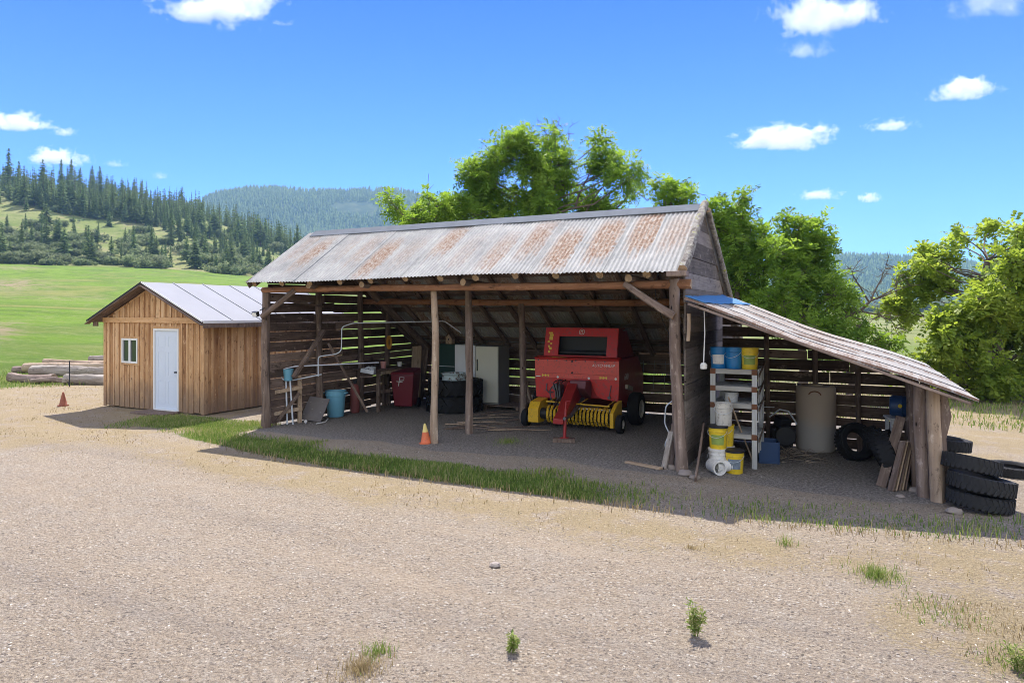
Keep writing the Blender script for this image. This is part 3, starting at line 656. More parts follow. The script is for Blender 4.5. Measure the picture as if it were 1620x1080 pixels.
for (za, zb) in gaps(.04, 1.3, .20, .008, .038, g_):
    xs = sorted([XL + .03, XR - .02] + [-8.9 + g_.uniform(-.5, .5), -5.2 + g_.uniform(-.6, .6)])
    for a, b in zip(xs, xs[1:]):
        mb.c = g_.random(); tl = g_.uniform(-.016, .016)
        mb.add([(x, y, z) for y in (YB, YB + .025) for x, z in ((a, za + tl), (b - .012, za - tl), (b - .012, zb - tl), (a, zb + tl))], [(0, 1, 2, 3), (7, 6, 5, 4), (0, 4, 5, 1), (1, 5, 6, 2), (2, 6, 7, 3), (3, 7, 4, 0)])
mb.build('back_wall', OLDX, barn, offset=B0)
mb = MB()
for (za, zb) in gaps(.02, 4.15, .255, .003, .010, g_):
    lo = lambda z: max(YF + .08, RY - (RZ - .06 - z) / SL); hi = lambda z: min(YB, RY + (RZ - .06 - z) / (SL * 1.03))
    zb = min(zb, 4.25)
    mb.c = g_.random(); dx = g_.uniform(-.008, .008); j = g_.uniform(-.05, .03)
    mb.prism([(lo(za), za), (max(hi(za) + j, lo(za) + .02), za), (max(hi(zb) + j, lo(zb) + .01), zb), (lo(zb), zb)], XR - .015 + dx, XR + .015 + dx)
mb.build('gable_wall', GABLE, barn, offset=B0)
# mossy barge log on the right rake, plain board on the left
g = G('mossy_bark'); o_ = g.co('Object'); n1 = g.noise(o_, 9, 5, .7); n2 = g.noise(o_, 30, 4, .7)
c = g.ramp(n1, [(.3, (.10, .08, .065)), (.48, (.26, .23, .20)), (.58, (.38, .36, .32)), (.66, (.30, .30, .06)), (.8, (.18, .20, .04))]); c = g.mix(g.sm(n2, .45, .3), c, (.06, .05, .04))
MOSS = g.done(c, .95, 0, g.bump(n2, 1, .03), .1)
p0 = Vector((-2.27, 10.28, 3.10)); p1 = Vector((-2.27, RY + .02, RZ + .02))
log('barge_log', p0, p1, .075, .07, (MOSS, ENDG), barn, B0, .02, 61)
p2 = Vector((-2.27, 16.75, RZ - SL * 4.55 + .02)); log('barge_log', p1 + Vector((0, .08, -.08)), p2, .05, .05, (MOSS, ENDG), barn, B0, .02, 62)
plank('barge_board', (-11.36, 10.35, 3.04), (-11.36, RY, RZ - .1), .16, .025, OLD, barn, B0, up=(1, 0, 0))
mb = MB(); mb.box((XR + .0, 10.33, 3.04), (.3, .2, .08)); mb.build('eave_block', LOGD, barn, offset=B0, bevel=.01)
# lamp on the left corner post
DARKM = plain('dark_metal', (.03, .03, .032), .5, .5); WHITEP = plain('white_painted_metal', (.72, .72, .70), .4, 0, .08)
mb = MB(); mb.box((XL - .17, 10.62, 2.43), (.15, .07, .11), (R(20), 0, 0)); mb.bar((XL - .12, 10.68, 2.5), (XL - .02, 10.72, 2.56), .02, .02)
fl = mb.build('floodlight', DARKM, barn, offset=B0, bevel=.006); tag(fl, 'small dark floodlight on the left corner post')
mb = MB(); mb.box((XL - .17, 10.578, 2.415), (.12, .004, .08), (R(20), 0, 0)); ln = mb.build('lens', WHITEP, None, offset=B0); ln.parent = fl
# trusses seen as dark diagonal stairs on the left
log('roof_strut', (XL + .45, 12.3, 3.9), (XL + .5, 16.2, 1.45), .10, .09, (OLD, ENDG), barn, B0, .02, 70)

# ------------------------------------------------------------------ the lean-to
L0 = Vector((-.6, 12, 0))
lean = empty('lean_to', L0, label='low lean-to with a rusty sloping metal roof against the right gable of the barn', cat='lean-to')
A_, B_, C_, D_ = Vector((-2.22, 10.18, 2.66)), Vector((1.36, 9.98, 1.39)), Vector((1.12, 13.85, 1.56)), Vector((-2.22, 13.7, 2.76))
def lfn(t, v):   # eave runs front to back at right, v up to the barn wall
    u = t / 3.9; p = B_.lerp(C_, u).lerp(A_.lerp(D_, u), v); p.z += .02 * math.sin(v * 9) - .03 * math.sin(math.pi * v); return p, Vector((.34, 0, 1)).normalized()
roof_obj('lean_to_roof', corrugated(lfn, 3.9, 6, 14, 1, seed=12, amp=.017, pitch=.10), ROOF2, lean, L0)
dn = Vector((0, 0, -.085))
def llog(n, a, b, r0, r1, m, s): return log(n, a, b, r0, r1, m, lean, L0, .015, s)
plank('rake_board', A_ + dn + Vector((.05, .05, .01)), B_ + dn + Vector((-.06, .05, .035)), .035, .13, REDW if False else LOGD, lean, L0, up=(0, 1, 0))
for i, t in enumerate((.27, .52, .77)): llog('rafter', A_.lerp(D_, t) + dn, B_.lerp(C_, t) + dn, .05, .05, (OLD, ENDG), 80 + i)
llog('rafter', D_ + dn + Vector((0, -.15, 0)), C_ + dn + Vector((0, -.15, 0)), .05, .05, (OLD, ENDG), 84)
for v in (.06, .28, .5, .72, .94): plank('purlin', B_.lerp(A_, v) + Vector((0, .1, -.045)), C_.lerp(D_, v) + Vector((0, -.1, -.045)), .1, .02, OLD, lean, L0, up=(.34, 0, 1))
llog('post', (.99, 10.42, -.12), (.97, 10.5, 1.46), .085, .08, (LOGC, ENDG), 90)
llog('post', (.86, 10.62, -.1), (.85, 10.66, 1.50), .088, .085, (LOGD, ENDG), 91)
llog('post', (.80, 11.0, -.1), (.79, 11.0, 1.55), .07, .065, (OLD, ENDG), 97)
llog('post', (.915, 10.85, -.1), (.91, 10.85, 1.5), .06, .06, (OLD, ENDG), 98)
llog('post', (.78, 11.6, -.1), (.76, 11.6, 1.58), .085, .08, (OLD, ENDG), 92)
llog('post', (.88, 13.4, -.1), (.85, 13.4, 1.55), .09, .08, (OLD, ENDG), 93)
mb = MB(); mb.prism([(1.09, -.1), (1.14, .3), (1.10, .8), (1.16, 1.1), (1.11, 1.38), (1.02, 1.38), (1.03, .7), (1.02, -.1)], 10.53, 10.57, 'y'); mb.build('bark_slab', LOGD, lean, offset=L0)
for px in (1215, 1360, 1292): x = onx(px, 13.5); llog('post', (x, 13.5, -.05), (x, 13.5, 2.66 - .34 * (x + 2.22) - .1), .045, .045, (OLD, ENDG), 94 + px % 7)
mb = MB(); g_ = random.Random(9)
for (za, zb) in gaps(.03, 2.62, .18, .010, .042, g_):
    xe = min(.95, -2.25 + (2.68 - zb) / .335)
    if xe < -2.1: continue
    xs = [-2.24, min(xe, onx(1300, 13.6) + g_.uniform(-.5, .5)), xe]
    for a, b in zip(xs, xs[1:]):
        if b - a < .1: continue
        mb.c = g_.random(); tl = g_.uniform(-.014, .014)
        mb.add([(x, y, z) for y in (13.58, 13.605) for x, z in ((a, za + tl), (b - .01, za - tl), (b - .01, zb - tl), (a, zb + tl))], [(0, 1, 2, 3), (7, 6, 5, 4), (0, 4, 5, 1), (1, 5, 6, 2), (2, 6, 7, 3), (3, 7, 4, 0)])
mb.build('back_wall', OLDX, lean, offset=L0)
mb = MB()
for (za, zb) in gaps(.0, 1.3, .22, .004, .02, g_): mb.c = g_.random(); mb.mm((.93, 10.9, za), (.955, 13.58, min(zb, 1.42)))
mb.build('side_wall', OLDY, lean, offset=L0)
# blue tarp tucked at the top of the lean-to roof
TARP = plain('blue_tarp', (.05, .17, .33), .6, 0, .25, 4, .3)
v, f = [], []; n1, n2 = 14, 10
for i in range(n1 + 1):
    for j in range(n2 + 1):
        u = i / n1; w = j / n2; ext = .045 + .11 * (1 - u) ** .0 * (.35 + .65 * u) ; p = lfn(.02 + 3.6 * u, 1 - w * ext)[0]
        v.append(tuple(p + Vector((0, 0, .034 + .012 * math.sin(i * 1.9) * math.sin(j * 1.3 + i))))); 
for i in range(n1):
    for j in range(n2): q = i * (n2 + 1) + j; f.append((q, q + 1, q + n2 + 2, q + n2 + 1))
o = link('tarp', np_mesh('tarp', v, f, TARP, smooth=True)); m_ = o.modifiers.new('s', 'SOLIDIFY'); m_.thickness = .004
tag(o, 'bright blue tarp laid over the top end of the lean-to roof beside the gable', 'tarp')

# ------------------------------------------------------------------ the wooden shed
S0 = Vector((-15.75, 13.6, 0)); shed = empty('shed', S0, label='small pine board shed with pale metal roof and white door, left of the barn', cat='shed')
SX0, SX1, SY0, SY1, SW = -17.62, -13.84, 11.3, 16.2, 2.3; SMX = (SX0 + SX1) / 2; SAP = 3.13; sl = (SAP - SW) / (SX1 - SMX)
def top(x): return SAP - sl * abs(x - SMX)
DX0, DX1, DH = onx(244, SY0), onx(284, SY0), 2.03; WX0, WX1, WZ0, WZ1 = onx(194, SY0), onx(219, SY0), 1.17, 1.80
mb = MB(); g_ = random.Random(2); x = SX0
while x < SX1 - .01:
    b = min(x + .2, SX1); mb.c = g_.random(); segs = []
    if x < DX1 and b > DX0:      # cut round the door
        if x < DX0: segs.append((x, DX0 - .001, 0.03, None))
        if b > DX1: segs.append((DX1 + .001, b, 0.03, None))
        segs.append((max(x, DX0), min(b, DX1), DH + .03, None))
    elif x < WX1 and b > WX0:
        if x < WX0: segs.append((x, WX0 - .001, .03, None))
        if b > WX1: segs.append((WX1 + .001, b, .03, None))
        segs += [(max(x, WX0), min(b, WX1), WZ1, None), (max(x, WX0), min(b, WX1), .03, WZ0)]
    else: segs.append((x, b, .03 + g_.uniform(-.01, .02), None))
    for a, c_, z0, z1 in segs:
        t0, t1 = (z1, z1) if z1 else (top(a), top(c_))
        mb.prism([(a, z0), (c_, z0), (c_, t1), (a, t0)] , SY0, SY0 + .022, 'y')
    x = b
mb.build('front_wall', PINEZ, shed, offset=S0)
mb = MB(); y = SY0 + .022
while y < SY1: b = min(y + .2, SY1); mb.c = g_.random(); mb.mm((SX1 - .022, y, .03), (SX1, b - .001, SW - .02)); y = b
mb.build('side_wall', PINEZ, shed, offset=S0)
mb = MB(); mb.mm((SX0, SY0 + .023, .03), (SX0 + .022, SY1, SW - .02)); mb.build('side_wall', PINEZ, shed, offset=S0)
mb = MB(); mb.prism([(SX0 + .03, .03), (SX1 - .03, .03), (SX1 - .03, SW), (SMX, SAP), (SX0 + .03, SW)], SY1 - .03, SY1, 'y'); mb.build('rear_wall', PINEZ, shed, offset=S0)
mb = MB(); x = SX0 + .2
while x < SX1 - .05:
    mb.c = g_.random(); h = .021
    if DX0 - .05 < x < DX1 + .05: rng = [(DH + .1, 2.2), (2.34, top(x) - .06)]
    elif WX0 - .05 < x < WX1 + .05: rng = [(.05, WZ0 - .06), (WZ1 + .06, 2.2), (2.34, top(x) - .06)]
    else: rng = [(.05 + g_.uniform(-.02, .02), 2.2), (2.34, top(x) - .06)]
    for a, b in rng:
        if b - a > .05: mb.mm((x - .028, SY0 - h, a), (x + .028, SY0 - .001, b))
    x += .2
y = SY0 + .22
while y < SY1: mb.c = g_.random(); mb.mm((SX1 + .001, y - .028, .04), (SX1 + .021, y + .028, SW - .06)); y += .2
mb.build('battens', PINEZ, shed, offset=S0)
for x, w_ in ((SX0 + .04, .1), (SX1 - .04, .1)): mb = MB(); mb.mm((x - w_ / 2, SY0 - .024, .02), (x + w_ / 2, SY0 - .002, SW - .02)); mb.build('corner_trim', PINEZ, shed, offset=S0)
mb = MB(); mb.mm((SX1 + .002, SY0 - .02, .02), (SX1 + .024, SY0 + .09, SW - .04)); mb.build('corner_trim', PINEZ, shed, offset=S0)
mb = MB(); mb.mm((SX0 - .01, SY0 - .05, 2.2), (SX1 + .01, SY0 - .001, 2.335)); mb.build('header_board', PINE_T, shed, offset=S0, bevel=.005)
# roof
g = G('pale_sheet_metal'); o_ = g.co('Object'); n = g.noise(o_, 1.2, 5, .6); n2 = g.noise(g.co('Object', (1, 30, 1)), 1, 3)
SHR = g.done(g.mix(n, (.24, .245, .265), (.31, .315, .34)), .8, .0, g.bump(n2, .08, .01), .1)
ov, ovf = .30, .27; x0, x1, y0, y1 = SX0 - ov, SX1 + ov, SY0 - ovf, SY1 + .2
for sgn in (-1, 1):
    xe = x0 if sgn < 0 else x1; mb = MB(); n = 6
    for i in range(n):
        a = y0 + (y1 - y0) * i / n; b = y0 + (y1 - y0) * (i + 1) / n; h = .012 + .006 * (i % 2)
        for yy0, yy1, dz in ((a, b - .03, h), (b - .035, b - .004, h + .016)):
            z_e, z_m = top(xe) + .075 + dz, SAP + .075 + dz
            mb.add([(xe, yy0, z_e), (SMX, yy0, z_m), (SMX, yy1, z_m), (xe, yy1, z_e), (xe, yy0, z_e - .012), (SMX, yy0, z_m - .012), (SMX, yy1, z_m - .012), (xe, yy1, z_e - .012)],
                   [(0, 1, 2, 3), (7, 6, 5, 4), (0, 4, 5, 1), (1, 5, 6, 2), (2, 6, 7, 3), (3, 7, 4, 0)])
    mb.build('roof', SHR, shed, offset=S0)
    mb = MB(); z_e, z_m = top(xe) + .07, SAP + .07
    mb.add([(xe, y0, z_e), (SMX, y0, z_m), (SMX, y1, z_m), (xe, y1, z_e), (xe, y0, z_e - .03), (SMX, y0, z_m - .03), (SMX, y1, z_m - .03), (xe, y1, z_e - .03)],
           [(0, 1, 2, 3), (7, 6, 5, 4), (0, 4, 5, 1), (1, 5, 6, 2), (2, 6, 7, 3), (3, 7, 4, 0)]); mb.build('roof_deck', OLD, shed, offset=S0)
    f0 = Vector((xe, y0 - .012, top(xe) - .0)); f1 = Vector((SMX, y0 - .012, SAP)); 
    plank('fascia', f0, f1, .022, .13, OLD if sgn < 0 else WHITEP if False else OLD, shed, S0, up=(0, 1, 0))
    mb = MB(); d0 = .088; mb.add([(xe, y0 - .03, top(xe) + .10), (SMX, y0 - .03, SAP + .10), (SMX, y0 - .03, SAP + .06), (xe, y0 - .03, top(xe) + .06), (xe, y0 - .0245, top(xe) + .10), (SMX, y0 - .0245, SAP + .10), (SMX, y0 - .0245, SAP + .06), (xe, y0 - .0245, top(xe) + .06)],
        [(0, 1, 2, 3), (7, 6, 5, 4), (0, 4, 5, 1), (1, 5, 6, 2), (2, 6, 7, 3), (3, 7, 4, 0)]); mb.build('drip_edge', WHITEP if sgn > 0 else DARKM, shed, offset=S0)
mb = MB(); mb.mm((x1 - .02, y0, top(x1) - .07), (x1 - .001, y1, top(x1) + .035)); mb.build('eave_fascia', OLD, shed, offset=S0)
mb = MB(); mb.mm((x1 - .0, y0, top(x1) + .037), (x1 + .012, y1, top(x1) + .10)); mb.build('gutter_edge', WHITEP, shed, offset=S0)
for y in np.arange(SY0 + .1, SY1, .8): plank('rafter_tail', (SX1, y, top(SX1) + .0), (x1 - .03, y, top(x1) + .0), .04, .1, PINE_L, shed, S0)
mb = MB(); mb.mm((SX0 - ov + .12, SY0 - .2, top(SX0 - ov) - .06), (SX0 - .005, SY0 - .16, top(SX0 - ov) + .06)); mb.build('soffit_block', OLD, shed, offset=S0)
# door
DOORP = plain('pale_blue_white_door_paint', (.60, .66, .74), .45, 0, .05, 3, .02)
mb = MB(); mb.mm((DX0 + .05, SY0 - .002, .07), (DX1 - .05, SY0 + .03, DH - .02)); door = mb.build('door', DOORP, shed, offset=S0, bevel=.003)
mb = MB()
for a, b in ((DX0, DX0 + .05), (DX1 - .05, DX1)): mb.mm((a, SY0 - .03, .05), (b, SY0 + .02, DH + .03))
mb.mm((DX0 + .051, SY0 - .03, DH - .02), (DX1 - .051, SY0 + .02, DH + .03)); mb.mm((DX0 + .051, SY0 - .05, .04), (DX1 - .051, SY0 + .02, .068))
fr = mb.build('door_frame', WHITEP, None, offset=S0); fr.parent = door
mb = MB(); w_ = (DX1 - DX0 - .1)
for cx in (DX0 + .05 + w_ * .28, DX0 + .05 + w_ * .72):
    for za, zb in ((.2, .78), (.88, 1.5), (1.6, 1.88)):
        for (a, b) in (((cx - .13, za), (cx + .13, za + .018)), ((cx - .13, zb - .018), (cx + .13, zb)), ((cx - .13, za + .018), (cx - .112, zb - .018)), ((cx + .112, za + .018), (cx + .13, zb - .018))): mb.mm((a[0], SY0 - .006, a[1]), (b[0], SY0 - .0025, b[1]))
pn = mb.build('panel_moulding', DOORP, None, offset=S0); pn.parent = door
mb = MB(); mb.lathe([(.001, -.06), (.022, -.055), (.026, -.035), (.012, -.025), (.012, 0), (.028, .001)], 12, (DX1 - .11, SY0 - .004, 1.0), 'y'); kn = mb.build('door_knob', ZINC, None, True, offset=S0); kn.parent = door
mb = MB()
for a, b in ((DX0 - .07, DX0 - .002), (DX1 + .002, DX1 + .07)): mb.mm((a, SY0 - .024, .05), (b, SY0 - .001, DH + .1))
mb.mm((DX0 - .001, SY0 - .024, DH + .031), (DX1 + .001, SY0 - .001, DH + .1)); mb.build('door_casing', PINEZ, shed, offset=S0)
mb = MB(); mb.mm((DX0 - .15, SY0 - .55, 0.0), (DX1 + .1, SY0 - .05, .045)); mb.build('door_step', OLD, shed, offset=S0, bevel=.01)
# window
g = G('window_glass'); n = g.noise(g.co('Object'), 2.0, 3); GLASS = g.done(g.mix(n, (.02, .03, .028), (.05, .06, .05)), .06, 0, None, .8)
mb = MB(); a, b, z0, z1 = WX0, WX1, WZ0, WZ1
for q in (((a, z0), (b, z0 + .045)), ((a, z1 - .045), (b, z1)), ((a, z0 + .046), (a + .045, z1 - .046)), ((b - .045, z0 + .046), (b, z1 - .046)), (((a + b) / 2 - .03, z0 + .046), ((a + b) / 2 + .03, z1 - .046))): mb.mm((q[0][0], SY0 - .035, q[0][1]), (q[1][0], SY0 + .01, q[1][1]))
win = mb.build('window', WHITEP, shed, offset=S0)
mb = MB(); mb.mm((a + .02, SY0 - .002, z0 + .02), (b - .02, SY0 + .004, z1 - .02)); pa = mb.build('pane', GLASS, None, offset=S0); pa.parent = win
mb = MB()
for q in (((a - .05, z0 - .05), (b + .05, z0 - .001)), ((a - .05, z1 + .001), (b + .05, z1 + .045)), ((a - .05, z0), (a - .002, z1)), ((b + .002, z0), (b + .05, z1))): mb.mm((q[0][0], SY0 - .024, q[0][1]), (q[1][0], SY0 - .001, q[1][1]))
mb.build('window_casing', PINEZ, shed, offset=S0)
# ------------------------------------------------------------------ things in and around the barn
RUB = plain('black_rubber', (.014, .014, .015), .75, 0, .35, 9, .4, .25)
RUBG = plain('dusty_grey_rubber', (.03, .03, .031), .85, 0, .3, 9, .4, .2)
STEEL = plain('grey_galvanised_tube', (.58, .62, .66), .45, .2, .2, 12)
BLUEP = plain('faded_blue_plastic', (.15, .38, .50), .45, 0, .12, 4)
BLUEB = plain('bright_blue_plastic', (.012, .17, .42), .35, 0, .15, 3)
DKBLUE = plain('dark_blue_plastic', (.015, .05, .14), .45, 0, .2, 3)
YELP = plain('yellow_plastic', (.66, .47, .02), .4, 0, .15, 3, .1, None, .3)
WHP = plain('white_plastic', (.66, .65, .62), .45, 0, .1, 3, .1, None, .25)
WHPD = plain('dirty_white_plastic', (.50, .48, .43), .6, 0, .18, 4, .1, None, .5)
GRNL = plain('green_yellow_label', (.22, .30, .06), .6, 0, .5, 9)
LBL = plain('printed_grey_label', (.16, .20, .24), .6, 0, .7, 14)
MAROON = plain('maroon_plastic', (.15, .012, .022), .42, 0, .15, 3)
GREENC = plain('dark_green_cabinet', (.008, .04, .032), .5, 0, .2, 3)
CREAM = plain('cream_fridge_enamel', (.64, .63, .52), .38, 0, .07, 1.2)
ENAM = plain('white_fridge_enamel', (.72, .75, .78), .38, 0, .07, 1.2)
FSIDE = plain('dull_grey_fridge_side', (.22, .22, .20), .6, 0, .15, 2)
RUSTY = plain('rusty_iron', (.17, .075, .04), .9, .2, .4, 7)
ORANGE = plain('orange_cone_rubber', (.68, .16, .06), .7, 0, .2, 5, .1, None, .3)
CONET = plain('bleached_cone_tip', (.74, .58, .20), .7, 0, .15, 5)
CONED = plain('worn_brown_cone', (.26, .085, .05), .85, 0, .3, 6)
BKT_S = plain('concrete_grey_pail', (.45, .45, .43), .7, 0, .2, 6)
def fl(o): return o

# logs left of the shed
lp = [((15, 601), (172, 602), .19, 'short dark log at the near left end of the log pile'), ((50, 604), (190, 606), .15, 'low log wedged at the bottom of the log pile'),
      ((102, 606), (230, 606), .21, 'thick pale log in front at the right of the pile, touching the shed'), ]
def lay(px, py, ln, r, h, rz, lab, k, taper=.9, gm=GREYL):
    p = W(px, py); a = Vector((p.x, p.y, r + h)); dv = Vector((math.cos(rz), math.sin(rz), 0)); b = a + dv * ln
    o = log_mesh(ln, r, r * taper, 14, .05, 200 + k).build('log', (gm, ENDG), None, True); o.matrix_world = frame(a, b)
    tag(o, lab, 'log', 'logs in the pile left of the shed')
rz0 = AL - R(3); BRN = GREYL
lay(17, 604, 2.0, .17, 0, rz0 - R(12), 'short dark ended log at the near left end of the log pile', 1, gm=LOGD)
lay(50, 607, 1.5, .09, 0, rz0 - R(4), 'thin low dark log at the bottom of the pile half hidden by weeds', 2, gm=LOGD)
lay(104, 608, 4.4, .18, 0, rz0 + R(1), 'thick pale log lying in front, its right end by the shed corner', 3)
lay(50, 602, 5.2, .19, .17, rz0 - R(1), 'longest bleached log across the middle of the pile', 4)
lay(38, 594, 6.0, .16, .16, rz0 + R(4), 'pale log lying behind the longest one, upper left of the pile', 5, gm=LOGC)
lay(70, 590, 5.0, .12, .34, rz0 + R(0), 'thin light log on top at the back of the pile', 6, gm=LOGC)
lay(142, 588, 3.4, .13, .40, rz0, 'short light log topmost at the right by the shed wall', 7)
lay(22, 590, 5.5, .14, 0, rz0 + R(2), 'rear log low on the ground behind the pile', 8, gm=LOGD)

# traffic cones
def cone(loc, h, r, mats, lab, band, tip=None, rot=(0, 0, 0)):
    o = empty('traffic_cone', loc, label=lab, cat='traffic cone'); o.rotation_euler = rot
    mb = MB(); mb.lathe([(r * .98, .03), (r * .93, .035), (r * .72, h * .40), (r * .55, h * .58)], 20); mb.build('cone_body', mats[0], o, True)
    mb = MB(); mb.lathe([(r * .55, h * .58), (r * .2, h * .985), (r * .12, h), (.001, h * .998)], 20); mb.build('cone_tip', mats[1], o, True)
    mb = MB(); s = r * 1.02; mb.prism([(-s, -s * .8), (-s * .8, -s), (s * .8, -s), (s, -s * .8), (s, s * .8), (s * .8, s), (-s * .8, s), (-s, s * .8)], 0, .032, 'z'); mb.build('cone_base', mats[0], o)
    return o
p = W(674, 701); cone(p, .375, .10, (ORANGE, CONET), 'faded orange traffic cone with yellow tip beside the pale front post', 1, rot=(0, R(-4), .3))
p = W(100, 642); cone(p, .37, .10, (CONED, CONED), 'small worn brown traffic cone in the dry grass left of the shed', 1)

# bent tube frame and crutch-like stand
p = W(456, 671); q = W(448, 671)
o = empty('tube_frame', p, AL * .6, 'bent grey steel tube frame leaning between the left posts', 'pipe frame')
mb = MB(); z = .60
def rc(pts, r, n=5):    # round the corners of a polyline
    out = [Vector(pts[0])]
    for a, b, c in zip(pts, pts[1:], pts[2:]):
        a, b, c = Vector(a), Vector(b), Vector(c); u = b + (a - b).normalized() * r; w_ = b + (c - b).normalized() * r
        for i in range(n + 1): t = i / n; out.append(u.lerp(b, t).lerp(b.lerp(w_, t), t))
    out.append(Vector(pts[-1])); return out
mb.tube(rc([(1.75, .9, 1.32), (.1, .1, 1.27), (-.16, 0, 1.20), (-.16, 0, .98), (.05, .06, .96), (.62, .34, 1.08)], .08), .014, 7)
mb.build('loop_tube', STEEL, o, True)
mb = MB(); mb.tube(rc([(.56, .30, 1.04), (.56, .30, 1.48), (.92, .46, 1.53), (1.02, .5, 1.60), (1.03, .5, 2.14), (1.25, .6, 2.22), (3.1, 1.6, 2.26), (3.45, 1.8, 1.98)], .07), .013, 7); mb.build('bent_tube', STEEL, o, True)
st = empty('aluminium_stand', p, AL, 'pair of pale aluminium legs under a blue plastic head beside the left corner post', 'stand')
for dx in (-.03, .06): mb = MB(); mb.tube([(dx * 1.4 + .02, 0, 0), (dx - .03, .03, .98)], .02, 8); mb.build('leg', STEEL, st, True)
mb = MB(); mb.lathe([(.085, .0), (.11, .24), (.12, .25), (.115, .255), (.08, .01)], 20, (-.01, .03, .96), cap0=True); mb.build('blue_head', BLUEP, st, True)
# small lumber frame behind it
o = empty('lumber_frame', (-10.92, 11.32, 0), R(62), 'pale timber frame of short boards behind the tube legs', 'timber frame')
F1 = W(468, 655)
for (a, b) in (((-.42, .2, 0), (-.42, .2, 1.0)), ((.12, .2, 0), (.12, .2, 1.05))):
    mb = MB(); mb.bar(a, b, .09, .045, (0, 1, 0)); mb.build('upright', PINE_L, o, bevel=.004)
for z in (.25, .72): mb = MB(); mb.bar((-.46, .15, z), (.16, .15, z + .08), .04, .08, (1, 0, 0)); mb.build('rail', PINE_L, o, bevel=.004)
mb = MB(); mb.bar((-.4, .1, .1), (.08, .1, .68), .03, .07); mb.build('brace', OLD, o)
# leaning grey board
o = empty('leaning_board', W(490, 668), AL * .4, 'grey weathered square panel leaning against the second left post', 'board')
g = G('grey_scuffed_ply'); n = g.noise(g.co('Object'), 5, 6, .7); n2 = g.noise(g.co('Object', (3, 3, 18), (0, .5, 0)), 3, 4)
PLY = g.done(g.mix(g.sm(n2, .66, .74), g.mix(n, (.10, .085, .08), (.20, .18, .17)), (.42, .40, .38)), .85)
mb = MB(); mb.box((0, .22, .27), (.52, .02, .58), (R(-34), R(6), 0)); mb.build('panel', PLY, o, bevel=.003)
mb = MB(); mb.lathe([(.001, -.02), (.035, -.02), (.038, 0), (.02, .01), (.001, .01)], 16, (-.02, -.12, .04), 'y'); mb.build('white_cap', WHP, o, True)
# blue bin
def bin_(loc, r0, r1, h, mat, name, lab, cat, parts=True):
    o = empty(name, loc, .3, lab, cat)
    mb = MB(); mb.lathe([(.001, .012), (r0 * .93, .012), (r0, .03), (r0 + (r1 - r0) * .8, h * .8), (r1 * 1.02, h * .81), (r1 * 1.03, h * .86), (r1, h * .87), (r1 * 1.0, h * .97), (r1 * 1.06, h * .975), (r1 * 1.06, h), (r1 * .98, h), (r0 * .93, .03), (.001, .028)], 36); mb.build('bin_body', mat, o, True)
    for s_ in (-1, 1): mb = MB(); mb.tube(rc([(s_ * r1 * 1.02, -.07, h * .93), (s_ * r1 * 1.22, -.06, h * .91), (s_ * r1 * 1.22, .06, h * .91), (s_ * r1 * 1.02, .07, h * .93)], .03), .014, 8); mb.build('handle', mat, o, True)
    return o
bin_(W(531, 659), .19, .235, .62, BLUEP, 'trash_bin', 'light blue round plastic trash bin on the dirt floor', 'trash bin')
mb = MB(); mb.tube([W(500, 670, .02), W(515, 667, .03), W(519, 662, .06)], .012, 7); tag(mb.build('pipe', WHP, None, True), 'short white plastic pipe lying in front of the blue trash bin', 'pipe')
# work bench along the slatted wall
o = empty('work_bench', (-10.5, 14.1, 0), R(90), 'rough dark timber bench frame by the left slatted wall', 'work bench')
for x, y in ((-.45, 0), (.55, .0), (-.45, .6), (.55, .6)): mb = MB(); mb.bar((x, y, 0), (x, y, 1.02), .09, .07); mb.build('leg', OLD, o, bevel=.005)
mb = MB(); [mb.mm((-.6, -.08 + i * .2, 1.02), (.68, .105 + i * .2, 1.055)) for i in range(4)]; mb.build('bench_top', OLDX, o)
for z in (.92, .45): mb = MB(); mb.mm((-.41, -.03, z), (.51, .03, z + .08)); mb.build('rail', PINE_L if z > .5 else OLD, o, bevel=.004)
bl = Vector((-10.5, 14.1, 0)); cr, sr = 0.0, 1.0
def bt(x, y, z=1.057): return Vector((bl.x + x * cr - y * sr, bl.y + x * sr + y * cr, z))
def cup(loc, r, h, mat, name, lab, cat, n=20):
    mb = MB(); mb.lathe([(.001, 0), (r * .85, 0), (r, h), (r * .94, h), (r * .8, .012), (.001, .012)], n); o = mb.build(name, mat, None, True, loc=loc); return tag(o, lab, cat)
cup(bt(-.12, .1), .075, .17, plain('faded_pink_plastic', (.52, .25, .22), .5), 'jug', 'small faded pink container on the bench by the slats', 'container')
cup(bt(.5, .05), .06, .12, WHP, 'cup', 'small white cup on the right corner of the bench', 'cup')
mb = MB(); mb.box((0, 0, .06), (.34, .16, .1), (0, .15, .3)); mb.tube([(-.12, 0, .1), (0, .02, .16), (.14, 0, .09)], .03, 7); mb.box((.1, .04, .12), (.12, .1, .09), (.3, .2, .1)); tag(mb.build('motor', STEEL, None, loc=bt(-.85, .0, .98), bevel=.01), 'grey metal motor housing left of the pink container', 'motor')
mb = MB(); mb.bar(bt(-.85, .06, .9), bt(-.55, .3, .99), .3, .04); tag(mb.build('shelf_board', OLD, None), 'dark shelf board carrying the grey motor', 'shelf')
# red brown fuel can leaning by the post
o = empty('gas_cylinder', (-10.93, 13.28, 0), 0, 'dull red gas cylinder half hidden behind the diagonal brace', 'gas cylinder')
mb = MB(); mb.lathe([(.001, 0), (.10, .01), (.115, .06), (.115, .55), (.085, .66), (.04, .71), (.001, .715)], 24); mb.build('cylinder_body', plain('dull_red_paint', (.22, .06, .05), .6), o, True)
mb = MB(); mb.lathe([(.03, .7), (.03, .76), (.05, .765), (.05, .8), (.001, .8)], 12); mb.build('valve', DARKM, o, True)
